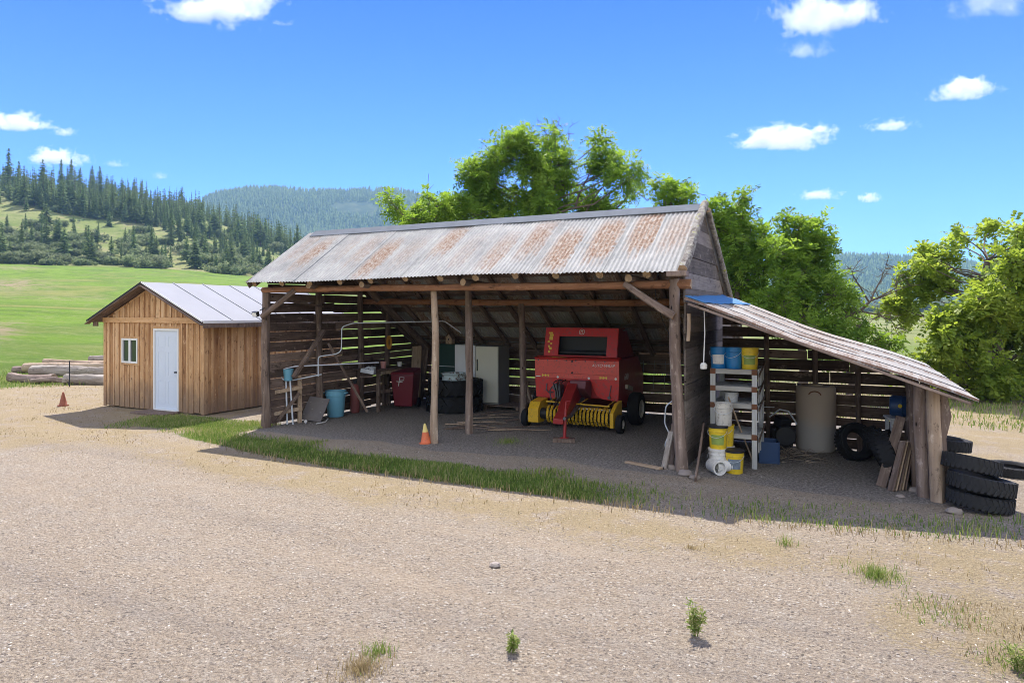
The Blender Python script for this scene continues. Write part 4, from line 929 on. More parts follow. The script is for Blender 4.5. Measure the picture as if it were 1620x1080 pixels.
# orange yellow coil hung on the post
mb = MB()
for i in range(7): mb.tube([(.055 * math.cos(t) + i * .006 - .02, -.015 * (i % 3), .17 * math.sin(t)) for t in np.linspace(0, 6.283, 20)[:-1]], .011, 6, closed=True)
px_ = onx(617, 14.65); tag(mb.build('rope_coil', plain('orange_rope', (.55, .26, .03), .8), None, True, loc=(px_, 14.62, 1.68)), 'orange yellow rope coil hanging on the third left post', 'rope coil')
# maroon wheeled bin
p = W(637, 645); p.z = 0; o = empty('wheelie_bin', Vector((p.x + .1, p.y, 0)), R(18), 'dark red wheeled bin with white scrawl on its front', 'wheeled bin')
mb = MB(); mb.add([(x * s, y * t_, z) for z, s, t_ in ((.08, .23, .24), (.88, .30, .33)) for x, y in ((-1, -1), (1, -1), (1, 1), (-1, 1))], [(3, 2, 1, 0), (4, 5, 6, 7), (0, 1, 5, 4), (1, 2, 6, 5), (2, 3, 7, 6), (3, 0, 4, 7)]); mb.build('bin_body', MAROON, o, bevel=.02)
mb = MB(); mb.add([(-.32, -.36, .885), (.32, -.36, .885), (.32, .36, .885), (-.32, .36, .885), (-.29, -.32, .95), (.29, -.32, .95), (.29, .34, 1.02), (-.29, .34, 1.02)], [(3, 2, 1, 0), (4, 5, 6, 7), (0, 1, 5, 4), (1, 2, 6, 5), (2, 3, 7, 6), (3, 0, 4, 7)]); mb.build('lid', MAROON, o, bevel=.015)
for s_ in (-1, 1): mb = MB(); mb.lathe([(.03, -.03), (.11, -.03), (.125, -.015), (.125, .015), (.11, .03), (.03, .03)], 20, (s_ * .26, .28, .125), 'x'); mb.build('wheel', RUB, o, True)
mb = MB(); mb.tube([(-.09, -.333, .60), (-.05, -.335, .83), (.06, -.335, .82), (.05, -.335, .75), (-.05, -.332, .74)], .012, 5); mb.tube([(-.14, -.334, .72), (.02, -.335, .70)], .01, 5); mb.build('white_mark', WHP, o, True)
# tall plank behind it
o = plank('tall_board', (onx(657, 15.7), 15.7, 0), (onx(653, 15.75), 15.95, 1.52), .30, .05, PINE_L, bevel=.004, up=(0, 1, 0)); tag(o, 'wide pale upright board behind the dark red wheeled bin', 'board')
o = plank('dark_board', (onx(664, 15.9), 15.9, 0), (onx(663, 15.75), 16.1, 1.46), .20, .05, OLD, bevel=.004, up=(0, 1, 0)); tag(o, 'narrow dark upright board right beside the wide pale one', 'board')
# green cabinet, fridges
def cabinet(name, xl, xr, y, d, z0, z1, front, side, lab, cat, handle=None, ajar=None):
    o = empty(name, ((xl + xr) / 2, y + d / 2, z0), 0, lab, cat); c = ((xl + xr) / 2, y + d / 2, z0)
    mb = MB(); mb.mm((xl, y + .06, z0), (xr, y + d, z1)); mb.build('body', side, o, offset=c, bevel=.012)
    mb = MB(); mb.mm((xl, y, z0 + .05), (xr, y + .052, z1 - .002)); mb.build('door', front, o, offset=c, bevel=.014)
    if handle: mb = MB(); mb.mm((handle, y - .03, z0 + .85), (handle + .025, y - .001, z0 + 1.15)); mb.build('handle', DARKM, o, offset=c, bevel=.006)
    return o
ya = 15.35; za = .12
PALX = (onx(716, ya) - .1, onx(806, ya) + .3)
mb = MB(); [mb.mm((PALX[0], ya - .1 + i * .14, .09), (PALX[1], ya + i * .14 + .0, .115)) for i in range(6)]; [mb.mm((PALX[0] + j, ya - .1, 0), (PALX[0] + j + .08, ya + .7, .088)) for j in (0, 1.1, PALX[1] - PALX[0] - .08)]
tag(mb.build('pallet', OLD, None), 'low dark wooden platform under the two white fridges', 'pallet')
xa, xb, xc, xd = onx(718, ya), onx(751, ya), onx(753, ya), onx(789, ya)
TF = 2.45 - .055 * 18 * 1.0
cabinet('fridge', xa, xb - .01, ya + .04, .62, .117, 1.62, ENAM, FSIDE, 'white upright fridge half hidden behind the brown post', 'fridge')
cabinet('fridge', xc + .01, xd, ya - .05, .66, .117, 1.60, CREAM, FSIDE, 'cream upright fridge with a black handle right of the brown post', 'fridge', handle=xc + .06)
o = cabinet('cabinet', onx(689, ya + .2), xa - .03, ya + .2, .5, 0, 1.62, GREENC, GREENC, 'dark green cabinet with a light line across, left of the fridges', 'cabinet')
c = Vector(((onx(689, ya + .2) + xa - .03) / 2, ya + .45, 0)); mb = MB(); mb.mm((onx(689, ya + .2) + .04, ya + .19, 1.02), (xa - .1, ya + .198, 1.035)); mb.build('trim_strip', STEEL, o, offset=c)
mb = MB(); x = onx(709, ya + .2); mb.prism([(-.09, 0), (.09, 0), (.09, .16), (0, .26), (-.09, .16)], -.08, .08, 'y'); mb.mi = 0
bh = mb.build('birdhouse', PINE_L, None, loc=(x, ya + .3, 1.625)); tag(bh, 'little pointed birdhouse on top of the dark green cabinet', 'birdhouse')
mb = MB(); mb.prism([(-.12, .13), (0, .28), (.12, .13), (.12, .15), (0, .30), (-.12, .15)], -.11, .11, 'y'); mb.build('roof', OLD, bh)
mb = MB(); mb.lathe([(.001, 0), (.022, 0), (.022, .004), (.001, .004)], 12, (0, -.0845, .12), 'y'); mb.build('entrance_hole', DARKM, bh)
# tractor wheels lying flat, stacked
def tyre(R_, r_, w, lugs=0, mat=RUB, seed=0, sq=.25):
    """tyre about local Z, resting on z=0"""
    mb = MB(); prof = [(r_, w * .25), (r_ + (R_ - r_) * .25, w * .04), (R_ * .9, 0), (R_ * .985, w * .12), (R_, w * .3), (R_, w * .7), (R_ * .985, w * .88), (R_ * .9, w), (r_ + (R_ - r_) * .25, w * .96), (r_, w * .75), (r_ * 1.06, w * .6), (r_ * 1.2, w * .5), (r_ * 1.06, w * .4), (r_, w * .25)]
    mb.lathe(prof, 40)
    if lugs:
        for k in range(lugs):
            for s_ in (0, 1):
                q = 2 * math.pi * (k + s_ * .5) / lugs; dq = .20 if lugs < 30 else .08; n = 4
                for j in range(n):
                    a0, a1 = q + dq * j / n, q + dq * (j + 1) / n; z0 = w * (.5 + (.46 if s_ else -.46) * (1 - j / n)); z1 = w * (.5 + (.46 if s_ else -.46) * (1 - (j + 1) / n)); tw = .05 * R_ * 2
                    def P(a, z, r): return (r * math.cos(a), r * math.sin(a), z)
                    rr = R_ * (1.05 if lugs < 30 else 1.015); ww = tw / R_
                    mb.add([P(a0, z0, R_ * .95), P(a0 + ww, z0, R_ * .95), P(a1 + ww, z1, R_ * .95), P(a1, z1, R_ * .95), P(a0, z0, rr), P(a0 + ww, z0, rr), P(a1 + ww, z1, rr), P(a1, z1, rr)], [(4, 5, 6, 7), (0, 1, 5, 4), (1, 2, 6, 5), (2, 3, 7, 6), (3, 0, 4, 7)])
    return mb
p = W(716, 655); c0 = Vector((p.x - .3, p.y + .58, 0))
for i, z in enumerate((0, .40)):
    lab = ('lower of the two big tractor tyres lying stacked in the barn', 'upper big tractor tyre of the stack, holding the white rim')[i]
    o = empty('tractor_tyre', c0 + Vector((.02 * i, .02 * i, z)), i * .3, lab, 'tractor tyre', 'stacked tractor tyres'); tyre(.68 - .02 * i, .36, .40, 18).build('tyre', RUB, o, True)
g = G('chipped_rim_paint'); n = g.noise(g.co('Object'), 6, 5, .7); n2 = g.noise(g.co('Object'), 2, 3)
RIM = g.done(g.mix(g.sm(n, .56, .60), g.mix(n2, (.55, .58, .55), (.40, .55, .58)), (.10, .07, .05)), .5)
mb = MB(); mb.lathe([(.34, .0), (.31, .03), (.31, .15), (.345, .19), (.345, .205), (.30, .20), (.29, .15), (.29, .02), (.34, 0)], 40); tag(mb.build('wheel_rim', RIM, None, True, loc=c0 + Vector((0, 0, .74))), 'round chipped white rim resting on top of the tractor tyres', 'wheel rim')
# sticks on the ground
g_ = random.Random(3)
for i in range(16):
    a = W(g_.uniform(700, 800), g_.uniform(652, 684)); ang = g_.uniform(-.5, .5) + .5; L = g_.uniform(.5, 1.5); b = a + Vector((math.cos(ang) * L, math.sin(ang) * L, 0)); m = (a + b) / 2 + Vector((g_.uniform(-.05, .05), 0, .03))
    mb = MB(); mb.tube([a + Vector((0, 0, .02)), m + Vector((0, 0, .01)), b + Vector((0, 0, .03))], [.014, .012, .006], 6); tag(mb.build('stick', LOGC if i % 3 == 0 else OLD, None, True), 'thin dry stick in the litter between the brown post and the fridges', 'stick', 'sticks on the barn floor')
o = plank('floor_plank', W(788, 640, .03), W(838, 643, .03), .14, .035, OLD, up=(0, 0, 1)); tag(o, 'old flat plank lying in front of the cream fridge', 'plank')
o = plank('leaning_pole', W(846, 660, .0), Vector((onx(832, 14.2), 14.12, 1.0)), .05, .05, LOGC, up=(0, 0, 1)); tag(o, 'short thin pole leaning on the inner post left of the red baler', 'pole')
o = plank('floor_plank', W(991, 730, .02), W(1046, 741, .02), .10, .03, PINE_L, up=(0, 0, 1)); tag(o, 'pale narrow plank lying on the dirt left of the right front post', 'plank')
for i, (px, py, px2, y2, z2, w_) in enumerate(((1050, 742, 1062, 10.95, .55, .09), (1060, 738, 1068, 11.1, .66, .11), (1056, 728, 1064, 11.4, .5, .08))):
    o = plank('leaning_plank', W(px, py), Vector((onx(px2, y2), y2, z2)), w_, .03, (GREYL, OLD, OLD)[i], up=(.3, 1, 0)); tag(o, ('silver board leaning nearest on the inner side of the right front post', 'widest dark board leaning in the middle by the right front post', 'shortest dark board leaning behind the others by the right front post')[i], 'board')
o = plank('leaning_board', W(1100, 762), Vector((onx(1113, 11.2), 11.2, .62)), .16, .03, OLD, up=(1, .3, 0)); tag(o, 'dark board leaning outside against the foot of the gable wall', 'board')
# wire mesh panels at the back right
WIRE = plain('dull_fence_wire', (.25, .26, .27), .5, .5)
o = empty('wire_panel', (onx(1035, 15.9), 15.9, .9), 0, 'loose wire mesh panel hung on the back wall right of the baler', 'wire panel'); mb = MB()
for i in range(7): mb.tube([(-.8 + i * .26, 0, -.3 + i * .02), (-.78 + i * .26, .02, .42)], .006, 4)
for j in range(4): mb.tube([(-.82, 0, -.3 + j * .23), (0, .03, -.32 + j * .22), (.8, 0, -.22 + j * .2)], .006, 4)
mb.build('mesh', WIRE, o)
mb = MB(); mb.tube(rc([(0, 0, 1.0), (-.12, -.05, .9), (-.14, -.05, .6), (-.05, -.08, .45), (-.13, -.1, .25), (-.02, -.1, .02)], .06), .012, 6); tag(mb.build('hose', STEEL, None, True, loc=(onx(1068, 11.5), 11.4, 0)), 'thin grey hose hanging on the inner side of the right front post', 'hose')
mb = MB(); mb.tube(rc([(0, 0, 1.0), (-.25, .1, .3), (-.05, .2, -.45), (.25, .3, -.9)], .25, 8), .008, 5); tag(mb.build('cable', DARKM, None, True, loc=(onx(1052, 12.8), 12.8, 2.6)), 'thin dark cable looped under the roof left of the gable wall', 'cable')

# ------------------------------------------------------------------ the baler
RED = plain('red_machine_paint', (.56, .025, .02), .45, 0, .2, 2.6, .04, None, .45)
REDL = plain('sun_faded_red_paint', (.70, .10, .07), .5, 0, .2, 2.6, .04, None, .4)
REDD = plain('dark_red_paint', (.28, .018, .018), .4, 0, .2, 2.2)
BLK = plain('flat_black', (.012, .013, .014), .6); YEL = plain('yellow_pickup_guards', (.70, .42, .02), .42, 0, .15, 5, .05, None, .35)
DEC = plain('yellow_decal', (.78, .55, .06), .5, 0, .35, 30); GRS = plain('greasy_grey_metal', (.12, .13, .14), .5, .5, .4, 14)
BL = Vector((-5.36, 13.86, 0)); bal = empty('round_baler', BL, 0, 'red round baler with open top hood and yellow tine pickup parked in the barn', 'baler')
def P_(name, mb, mat, par=None, sm_=False, bev=0): o = mb.build(name, mat, par or bal, sm_, bevel=bev); return o
hw = .97
mb = MB(); mb.prism([(.06, .62), (.06, 1.12), (.02, 1.14), (.02, 1.42), (.10, 1.46), (1.5, 1.46), (1.95, 1.0), (1.9, .4), (.9, .35)], -hw + .02, hw - .02); P_('body', mb, REDD, bev=.01)
# upper front band (faded) and lower front band with the arch for the tongue
mb = MB(); mb.prism([(-.02, 1.13), (.015, 1.135), (.015, 1.43), (-.02, 1.43)], -hw, hw); fp = P_('front_panel', mb, REDL, bev=.006)
mb = MB(); mb.prism([(-.03, 1.435), (.16, 1.47), (.16, 1.50), (-.045, 1.465)], -hw - .005, hw + .005); P_('front_ledge', mb, RED, bev=.005)
mb = MB(); mb.prism([(-.01, 1.03), (.02, 1.03), (.02, 1.127), (-.01, 1.127)], -hw, hw); P_('lower_band', mb, REDL)
mb = MB(); mb.prism([(-hw, 1.027), (-hw + .03, .60), (-.50, .57), (-.45, .92), (-.30, .98), (.34, .98), (.42, .78), (.48, .68), (.60, .62), (hw - .02, .58), (hw, 1.027)], -.005, .025, 'y'); P_('lower_panel', mb, RED)
# hood: a leaning frame round a dark opening
def hoodp(x, t): return (x, .17 + .14 * t, 1.50 + .62 * t)
mb = MB(); xs = (-.72, -.40, .62, .86)
def hq(x0, x1, t0, t1, th=.04):
    a = [hoodp(x0, t0), hoodp(x1, t0), hoodp(x1, t1), hoodp(x0, t1)]; b = [(x, y + th, z) for x, y, z in a]; mb.add(a + b, [(0, 1, 2, 3), (7, 6, 5, 4), (0, 4, 5, 1), (1, 5, 6, 2), (2, 6, 7, 3), (3, 7, 4, 0)])
hq(-.84, -.501, 0, 1); hq(.621, .86, 0, 1); hq(-.50, .62, .70, 1); hq(-.50, .62, 0, .03); P_('hood_frame', mb, RED)
mb = MB(); mb.prism([(.50, 1.47), (.60, 2.05), (.9, 2.05), (1.45, 1.47)], -.84, .86); mb.prism([(.24, 1.47), (.34, 2.115), (.6, 2.115), (.6, 1.47)], -.84, -.80); mb.prism([(.24, 1.47), (.34, 2.115), (.6, 2.115), (.6, 1.47)], .82, .86)
mb.mm((-.80, .345, 2.08), (.82, .9, 2.115)); P_('hood_sides', mb, REDD); mb = MB(); mb.mm((-.79, .44, 1.51), (.81, .48, 2.07)); P_('hood_black_sheet', mb, BLK)  # black sheet added behind the opening in place of shade inside the hood
mb = MB(); mb.tube([(-.8, .36, 1.57), (.82, .36, 1.57)], .05, 14); P_('net_roller', mb, DARKM, None, True)
# decals and lettering
def text(s, size, mat, parent, loc, rot=(R(90), 0, 0), shear=0.0, name='lettering', bold=.0):
    cu = bpy.data.curves.new('t', 'FONT'); cu.body = s; cu.size = size; cu.shear = shear; cu.extrude = .0015; cu.offset = bold; cu.align_x = 'CENTER'
    to = bpy.data.objects.new('t', cu); me = bpy.data.meshes.new_from_object(to); bpy.data.objects.remove(to); me.materials.clear(); me.materials.append(mat)
    o = bpy.data.objects.new(name, me); COL.objects.link(o); o.parent = parent; o.location = loc; o.rotation_euler = rot; return o
WTX = plain('white_lettering', (.75, .72, .68), .5, 0, .08)
text('AUTO-WRAP', .085, WTX, bal, (.62, -.024, 1.30), shear=.35, bold=.0)
text('640', .20, plain('grey_side_lettering', (.55, .48, .42), .6), bal, (hw - .012, .55, 1.0), (R(90), 0, R(90)), .1)
text('ROUND', .10, plain('grey_side_lettering', (.55, .48, .42), .6), bal, (hw - .015, .42, 1.24), (R(90), 0, R(90)), .1) if False else None
lg = MB()
def ring(a, b, y, x0, z0, s):
    pts = []
    for k in range(20):
        q = k / 20 * 6.283; c_, s_ = math.cos(q), math.sin(q); pts.append((x0 + s * abs(c_) ** .6 * (1 if c_ > 0 else -1), z0 + s * abs(s_) ** .6 * (1 if s_ > 0 else -1)))
    return pts
pts = ring(0, 0, 0, 0, 0, .055); lg.tube([(a, 0, b) for a, b in pts], .007, 5, closed=True); lg.tube(rc([(-.022, 0, -.03), (-.022, 0, .025), (.022, 0, .025), (.022, 0, -.03)], .015), .007, 5)
lo = lg.build('emblem', WTX, bal, True); lo.location = hoodp(.03, .86); lo.location.y -= .006; lo.rotation_euler = (R(-12.7), 0, 0)
mb = MB()
for t0, t1, x0, x1 in ((.78, .84, -.76, -.66), (.70, .77, -.73, -.64), (.56, .69, -.735, -.65), (.46, .53, -.77, -.72), (.40, .46, -.70, -.66), (.30, .37, -.75, -.71), (.22, .30, -.72, -.66), (.1, .18, -.74, -.69)):
    a = [hoodp(x0, t0), hoodp(x1, t0), hoodp(x1, t1), hoodp(x0, t1)]; mb.add([(x, y - .004, z) for x, y, z in a], [(0, 1, 2, 3)])
P_('hood_decals', mb, DEC)
for x in (-.72, .62):
    mb = MB()
    for k in range(5): mb.mm((x - .08 + k * .035, -.012, 1.045 + .02 * (k % 2)), (x - .055 + k * .035, -.0105, 1.10 - .012 * (k % 2)))
    mb.mm((x - .08, -.0118, 1.068), (x + .08, -.0105, 1.078)); P_('warning_decal', mb, DEC)
mb = MB(); mb.mm((-.55, -.047, 1.475), (-.22, -.0455, 1.492)) if False else mb.add([(-.56, -.02, 1.475), (-.2, -.02, 1.475), (-.2, .02, 1.484), (-.56, .02, 1.484)], [(0, 1, 2, 3)]); P_('ledge_decal', mb, DEC)
mb = MB(); mb.mm((-.95, -.013, 1.04), (-.84, -.0105, 1.062)); P_('white_sticker', mb, WTX)
for x, z in ((-.42, 1.05), (.30, 1.05), (.90, 1.06)): mb = MB(); mb.lathe([(.001, -.016), (.025, -.014), (.027, 0)], 14, (x, -.011, z), 'y'); P_('reflector', mb, WTX, None, True)
for x, z in ((-.08, 1.40), (-.08, 1.155)): mb = MB(); mb.lathe([(.001, -.02), (.02, -.02), (.02, 0)], 10, (x, -.021, z), 'y'); P_('latch_bolt', mb, BLK)
mb = MB(); mb.tube(rc([(-.68, -.01, .90), (-.69, -.03, .76), (-.62, -.05, .70), (-.52, -.02, .72)], .03), .012, 6); mb.tube([(.80, -.02, .92), (.76, -.04, .66)], .01, 6); mb.lathe([(.001, -.03), (.035, -.03), (.035, 0)], 12, (.76, -.02, .66), 'y'); P_('hose_hooks', mb, GRS, None, True)
# tongue, gearbox, jack
def shear(mb): mb.v = [(x - y * .2 if y < 0 else x, y, z) for x, y, z in mb.v]; return mb
mb = MB(); mb.prism([(.2, 1.0), (-.25, .98), (-.6, .84), (-1.5, .52), (-1.88, .44), (-1.88, .34), (-.9, .38), (.2, .64)], -.12, .09); P_('tongue', shear(mb), REDD, bev=.012)
mb = MB(); mb.prism([(-.2, .97), (-.58, .83), (-1.3, .57), (-1.3, .50), (-.6, .60), (-.2, .72)], -.142, -.124); P_('tongue_plate', shear(mb), RED)
mb = MB(); mb.prism([(.05, 1.0), (-.30, 1.02), (-.34, .86), (-.15, .72), (.05, .62)], -.02, .34); P_('gearbox_guard', mb, plain('dusty_maroon_paint', (.16, .05, .06), .6), bev=.02)
mb = MB(); mb.add([(-.147, -.62, .68), (-.147, -.50, .72), (-.147, -.50, .84), (-.147, -.62, .80)], [(0, 1, 2, 3)]); P_('tongue_sticker', shear(mb), WTX)
mb = MB(); mb.tube([(.12, .1, .60), (.12, -1.2, .42)], .045, 10); mb.tube([(.12, -1.2, .42), (.12, -1.9, .46)], .03, 10); P_('drive_shaft', shear(mb), GRS, None, True)
mb = MB(); mb.lathe([(.001, -.04), (.07, -.04), (.08, -.02), (.08, .02), (.07, .04), (.001, .04)], 18, (-.36, -.25, .86), 'y'); mb.box((-.34, -.12, .76), (.12, .2, .26)); mb.box((-.30, -.2, .52), (.10, .16, .18), (.2, .1, .3)); mb.tube(rc([(-.42, -.15, .92), (-.50, -.3, .78), (-.42, -.35, .55), (-.30, -.2, .35)], .08), .014, 6); mb.tube(rc([(-.32, -.15, .98), (-.22, -.4, .92), (-.24, -.45, .6), (-.18, -.3, .4)], .08), .014, 6); P_('hydraulic_block', mb, GRS, None, True)
mb = MB(); mb.tube([(.47, -1.82, .08), (.47, -1.76, .62)], .03, 10); mb.tube([(.47, -1.76, .62), (.47, -1.74, .76)], .018, 8); mb.tube([(.47, -1.74, .76), (.58, -1.76, .78)], .011, 6); mb.box((.47, -1.82, .088), (.14, .14, .012)); P_('jack_stand', mb, REDD, None, True)
mb = MB(); mb.box((.46, -1.82, .04), (.42, .2, .075), (0, 0, .35)); bk = mb.build('jack_block', OLD, None, bevel=.008); bk.location = BL; tag(bk, 'dark wood block on the ground under the jack foot of the baler', 'wood block')
# pickup
for x0, dx in ((-.30, .0), (-.34, -.05), (-.22, .03)): mb = MB(); mb.tube(rc([(x0, -.03, 1.0), (x0 + dx - .06, -.22, .96), (x0 + .1, -.55, .86 + dx), (.02 + dx, -1.0, .72), (.12, -1.5, .60 - dx)], .12), .011, 6); P_('hydraulic_hose', mb, DARKM, None, True)
for x in np.arange(-.88, .95, .22): mb = MB(); mb.lathe([(.001, -.012), (.013, -.010), (.015, 0)], 8, (float(x), -.0205, 1.41), 'y'); P_('bolt', mb, GRS)
mb = MB()
for i in range(17):
    x = -.42 + i * .082; pr = []
    n = 14
    def rp(q, r): return (-.42 - r * math.cos(q), .30 + r * math.sin(q))
    mb = MB()
    for k in range(n):
        q0, q1 = R(-75) + R(215) * k / n, R(-75) + R(215) * (k + 1) / n
        a, b = rp(q0, .185), rp(q1, .185); w_ = .052
        mb.add([(x - w_ / 2, *a), (x + w_ / 2, *a), (x + w_ / 2, *b), (x - w_ / 2, *b)], [(0, 1, 2, 3)])
    o = P_('pickup_guard', mb, YEL, None, True); sd = o.modifiers.new('s', 'SOLIDIFY'); sd.thickness = .012
mb = MB(); mb.tube([(-.82, -.42, .30), (1.0, -.42, .30)], .115, 14); P_('pickup_reel', mb, DARKM, None, True)
mb = MB()
for i in range(18):
    x = -.46 + i * .082
    for q in (R(-100), R(-60), R(-20), R(30)): mb.tube([(x, -.42 - .10 * math.cos(q), .30 + .10 * math.sin(q)), (x, -.42 - .26 * math.cos(q), .30 + .26 * math.sin(q))], .006, 4)
P_('tines', mb, DARKM)
mb = MB(); mb.prism([(-.64, .12), (-.64, .42), (-.36, .58), (-.05, .62), (-.05, .3), (-.3, .10)], .97, 1.05); P_('side_plate', mb, YEL, bev=.01)
mb = MB(); mb.prism([(-.62, .12), (-.62, .40), (-.5, .55), (-.1, .6), (-.1, .3), (-.3, .10)], -.86, -.62); P_('side_plate', mb, YEL, bev=.01)
mb = MB(); mb.tube([(-.45, -.58, .58), (.95, -.58, .55)], .016, 8); [mb.tube([(x, -.58, .57), (x, -.1, .62)], .01, 6) for x in (-.4, .3, .92)]; P_('wind_guard', mb, YEL, None, True)
def wheel(name, x, y, r, w, rim, hubc):
    o = MB(); o.lathe([(rim, -w / 2), (r * .9, -w / 2), (r, -w * .3), (r, w * .3), (r * .9, w / 2), (rim, w / 2)], 28, (x, y, r), 'x'); t = P_(name, o, RUB, None, True)
    o = MB(); o.lathe([(.001, w * .42), (rim * .35, w * .42), (rim * .5, w * .2), (rim * .95, w * .3), (rim, w * .48), (rim * 1.02, w * .48), (rim * 1.02, -w * .45), (.001, -w * .3)], 24, (x, y, r), 'x'); q = o.build('rim', hubc, t, True)
wheel('gauge_wheel', 1.14, -.46, .19, .12, .09, WHPD); wheel('gauge_wheel', -.97, -.46, .19, .12, .09, WHPD)
wheel('main_wheel', 1.12, .75, .36, .24, .20, WHPD); wheel('main_wheel', -1.12, .75, .36, .24, .20, WHPD)
mb = MB(); mb.box((hw + .03, .62, .82), (.06, .42, .10), (R(-12), 0, 0)); P_('side_bracket', mb, plain('worn_white_bracket', (.4, .33, .26), .6), bev=.01)

# ------------------------------------------------------------------ shelf unit and buckets under the lean-to
WSH = wood('worn_white_paint_wood', [(.16, .12, .10), (.38, .38, .36), (.52, .54, .54), (.62, .64, .64)], knots=False, bump=.3); WSHX = wood('worn_white_paint_wood_rail', [(.16, .13, .10), (.33, .32, .29), (.46, .46, .44), (.58, .58, .57)], 'x', knots=False, bump=.3)
a = W(1128, 716); b = W(1196, 728); SO = Vector((-2.02, 11.42, 0)); sw_, sd_ = .86, .85
SO = Vector((onx(1124, 11.3), 11.3, 0)); sw_ = onx(1198, 11.3) - SO.x
o = empty('shelf_unit', SO, 0, 'tall worn white wooden shelf unit with four shelves, holding buckets by the gable wall', 'shelf unit')
lev = (.50, .98, 1.25, 1.52)
for x in (.04, sw_ - .04):
    for y in (0, sd_): mb = MB(); mb.mm((x - .04, y - .02, 0), (x + .04, y + .02, 1.56)); mb.build('post', WSH, o, bevel=.004)
for z in lev:
    mb = MB(); mb.mm((.082, -.018, z - .04), (sw_ - .082, .018, z + .035)); mb.build('shelf_rail', WSHX, o, bevel=.003)
    mb = MB(); [mb.mm((0.0 + i * (sw_ / 5) + .003, .022, z + .0), ((i + 1) * (sw_ / 5) - .003, sd_ - .022, z + .03)) for i in range(5)]; mb.build('shelf_deck', WSH, o)
    for x in (.0, sw_ - .08): mb = MB(); mb.mm((x - .003, -.026, z - .045), (x + .083, -.0205, z + .04)); mb.build('joint_plate', RUSTY, o)
for z in lev:
    for k in range(4): mb = MB(); y = .1 + k * .2; mb.mm((sw_ + .001, y, z - .26), (sw_ + .018, y + .07, z + .04)); mb.build('side_slat', WSH, o)
    mb = MB(); mb.bar((sw_ + .025, .02, z - .06), (sw_ + .025, sd_, z + .10), .012, .045); mb.build('side_rail', OLD, o)
def bucket(px, y, z, mat, lab, r=.135, h=.34, label=None, lid=None, handle=True, x=None, grp=None, rot=None):
    x = onx(px, y) if x is None else x; o = empty('bucket', (x, y, z), rnd.uniform(-.5, .5), lab, 'bucket', grp)
    if rot: o.rotation_euler = rot
    prof = [(.001, .006), (r * .86, .0), (r * .88, .01), (r * .97, h * .76), (r * 1.04, h * .77), (r * 1.04, h * .80), (r * .98, h * .81), (r, h * .96), (r * 1.05, h * .965), (r * 1.05, h)]
    if lid is None: prof += [(r * .96, h), (r * .83, .02), (.001, .02)]
    else: prof += [(.001, h)]
    mb = MB(); mb.lathe(prof, 28); mb.build('bucket_body', mat, o, True)
    if lid is not None: mb = MB(); mb.lathe([(r * 1.07, h - .02), (r * 1.08, h + .012), (r * .9, h + .016), (.001, h + .01)], 28); mb.build('lid', lid, o, True)
    if label is not None:
        mb = MB(); n = 12; q0 = -1.57 - o.rotation_euler.z + .1; vs = []
        for k in range(n + 1):
            q = q0 - .75 + 1.5 * k / n
            for z_, rr in ((h * .22, r * .915), (h * .66, r * .965)): vs.append(((rr + .002) * math.cos(q), (rr + .002) * math.sin(q), z_))
        mb.add(vs, [(2 * k, 2 * k + 2, 2 * k + 3, 2 * k + 1) for k in range(n)]); mb.build('label', label, o, True)
    if handle: mb = MB(); mb.tube([(r * 1.05 * math.cos(t), -.02 - r * 1.0 * math.sin(t) * .9, h * .82 - .10 * math.sin(t)) for t in np.linspace(0, math.pi, 14)], .003, 5, False); mb.build('handle', STEEL, o, True)
    return o
zt = 1.552
bucket(1137, 11.50, zt, BLUEB, 'left bright blue bucket on the top shelf', label=WHP); bucket(1161, 11.50, zt, BLUEB, 'right bright blue bucket on the top shelf beside the yellow one')
bucket(1186, 11.52, zt, YELP, 'yellow bucket on the top shelf', label=GRNL)
bucket(1157, 11.52, 1.012, BKT_S, 'small grey tub on the third shelf of the white shelf unit', r=.115, h=.16); 
bucket(1145, 11.02, .70, WHPD, 'dirty white bucket stacked on top of the yellow ones in front of the shelf', r=.135, h=.35, label=None)
bucket(1136, 10.93, .345, YELP, 'yellow bucket with green label, on the white bucket and under the dirty white one', r=.142, h=.35, label=GRNL, lid=DARKM)
bucket(1148, 11.18, .35, YELP, 'yellow bucket mostly hidden behind the green labelled one', r=.13, h=.34)
bucket(1148, 11.18, .0, WHPD, 'white bucket hidden at the back of the bucket stack', r=.13, h=.345, lid=WHPD)
bucket(1136, 10.93, 0, WHP, 'clean white bucket standing on the ground at the foot of the stack', r=.145, h=.34, lid=WHP)
bucket(1162, 10.92, 0, YELP, 'yellow bucket with printed label and black lid standing on the ground at right', r=.14, h=.34, label=LBL, lid=DARKM)
p = W(1131, 748); o = empty('pipe_elbow', p + Vector((0, 0, .11)), AL + R(12), 'short wide white plastic pipe piece lying with open end toward the camera', 'pipe')
mb = MB(); mb.lathe([(.088, -.16), (.112, -.16), (.115, -.10), (.102, -.095), (.102, .10), (.088, .10), (.088, -.16)], 28, (0, 0, 0), 'y'); mb.build('socket', WHP, o, True)
mb = MB(); mb.lathe([(.085, 0), (.085, .22), (.098, .22), (.1, .28), (.08, .28), (.08, 0)], 24, (0, -.03, 0), 'x'); mb.build('branch', WHP, o, True)
pA, pB = W(1192, 733), Vector((onx(1153, 11.25), 11.2, 1.12)); mb = MB(); mb.tube([pA + Vector((0, 0, .01)), pB], .013, 8); tag(mb.build('broom_stick', PINE_L, None, True), 'thin wooden stick leaning diagonally across the white shelf unit', 'stick')
mb = MB(); x = onx(1086, 10.62); log_ = log_mesh(.42, .032, .03, 10, .01, 5); mb = log_; oo = mb.build('hanging_stick', (LOGC, ENDG), None, True, loc=(x + .03, 10.6, 2.02)); tag(oo, 'short pale round stick fixed upright on the gable wall under the lean-to roof', 'stick')
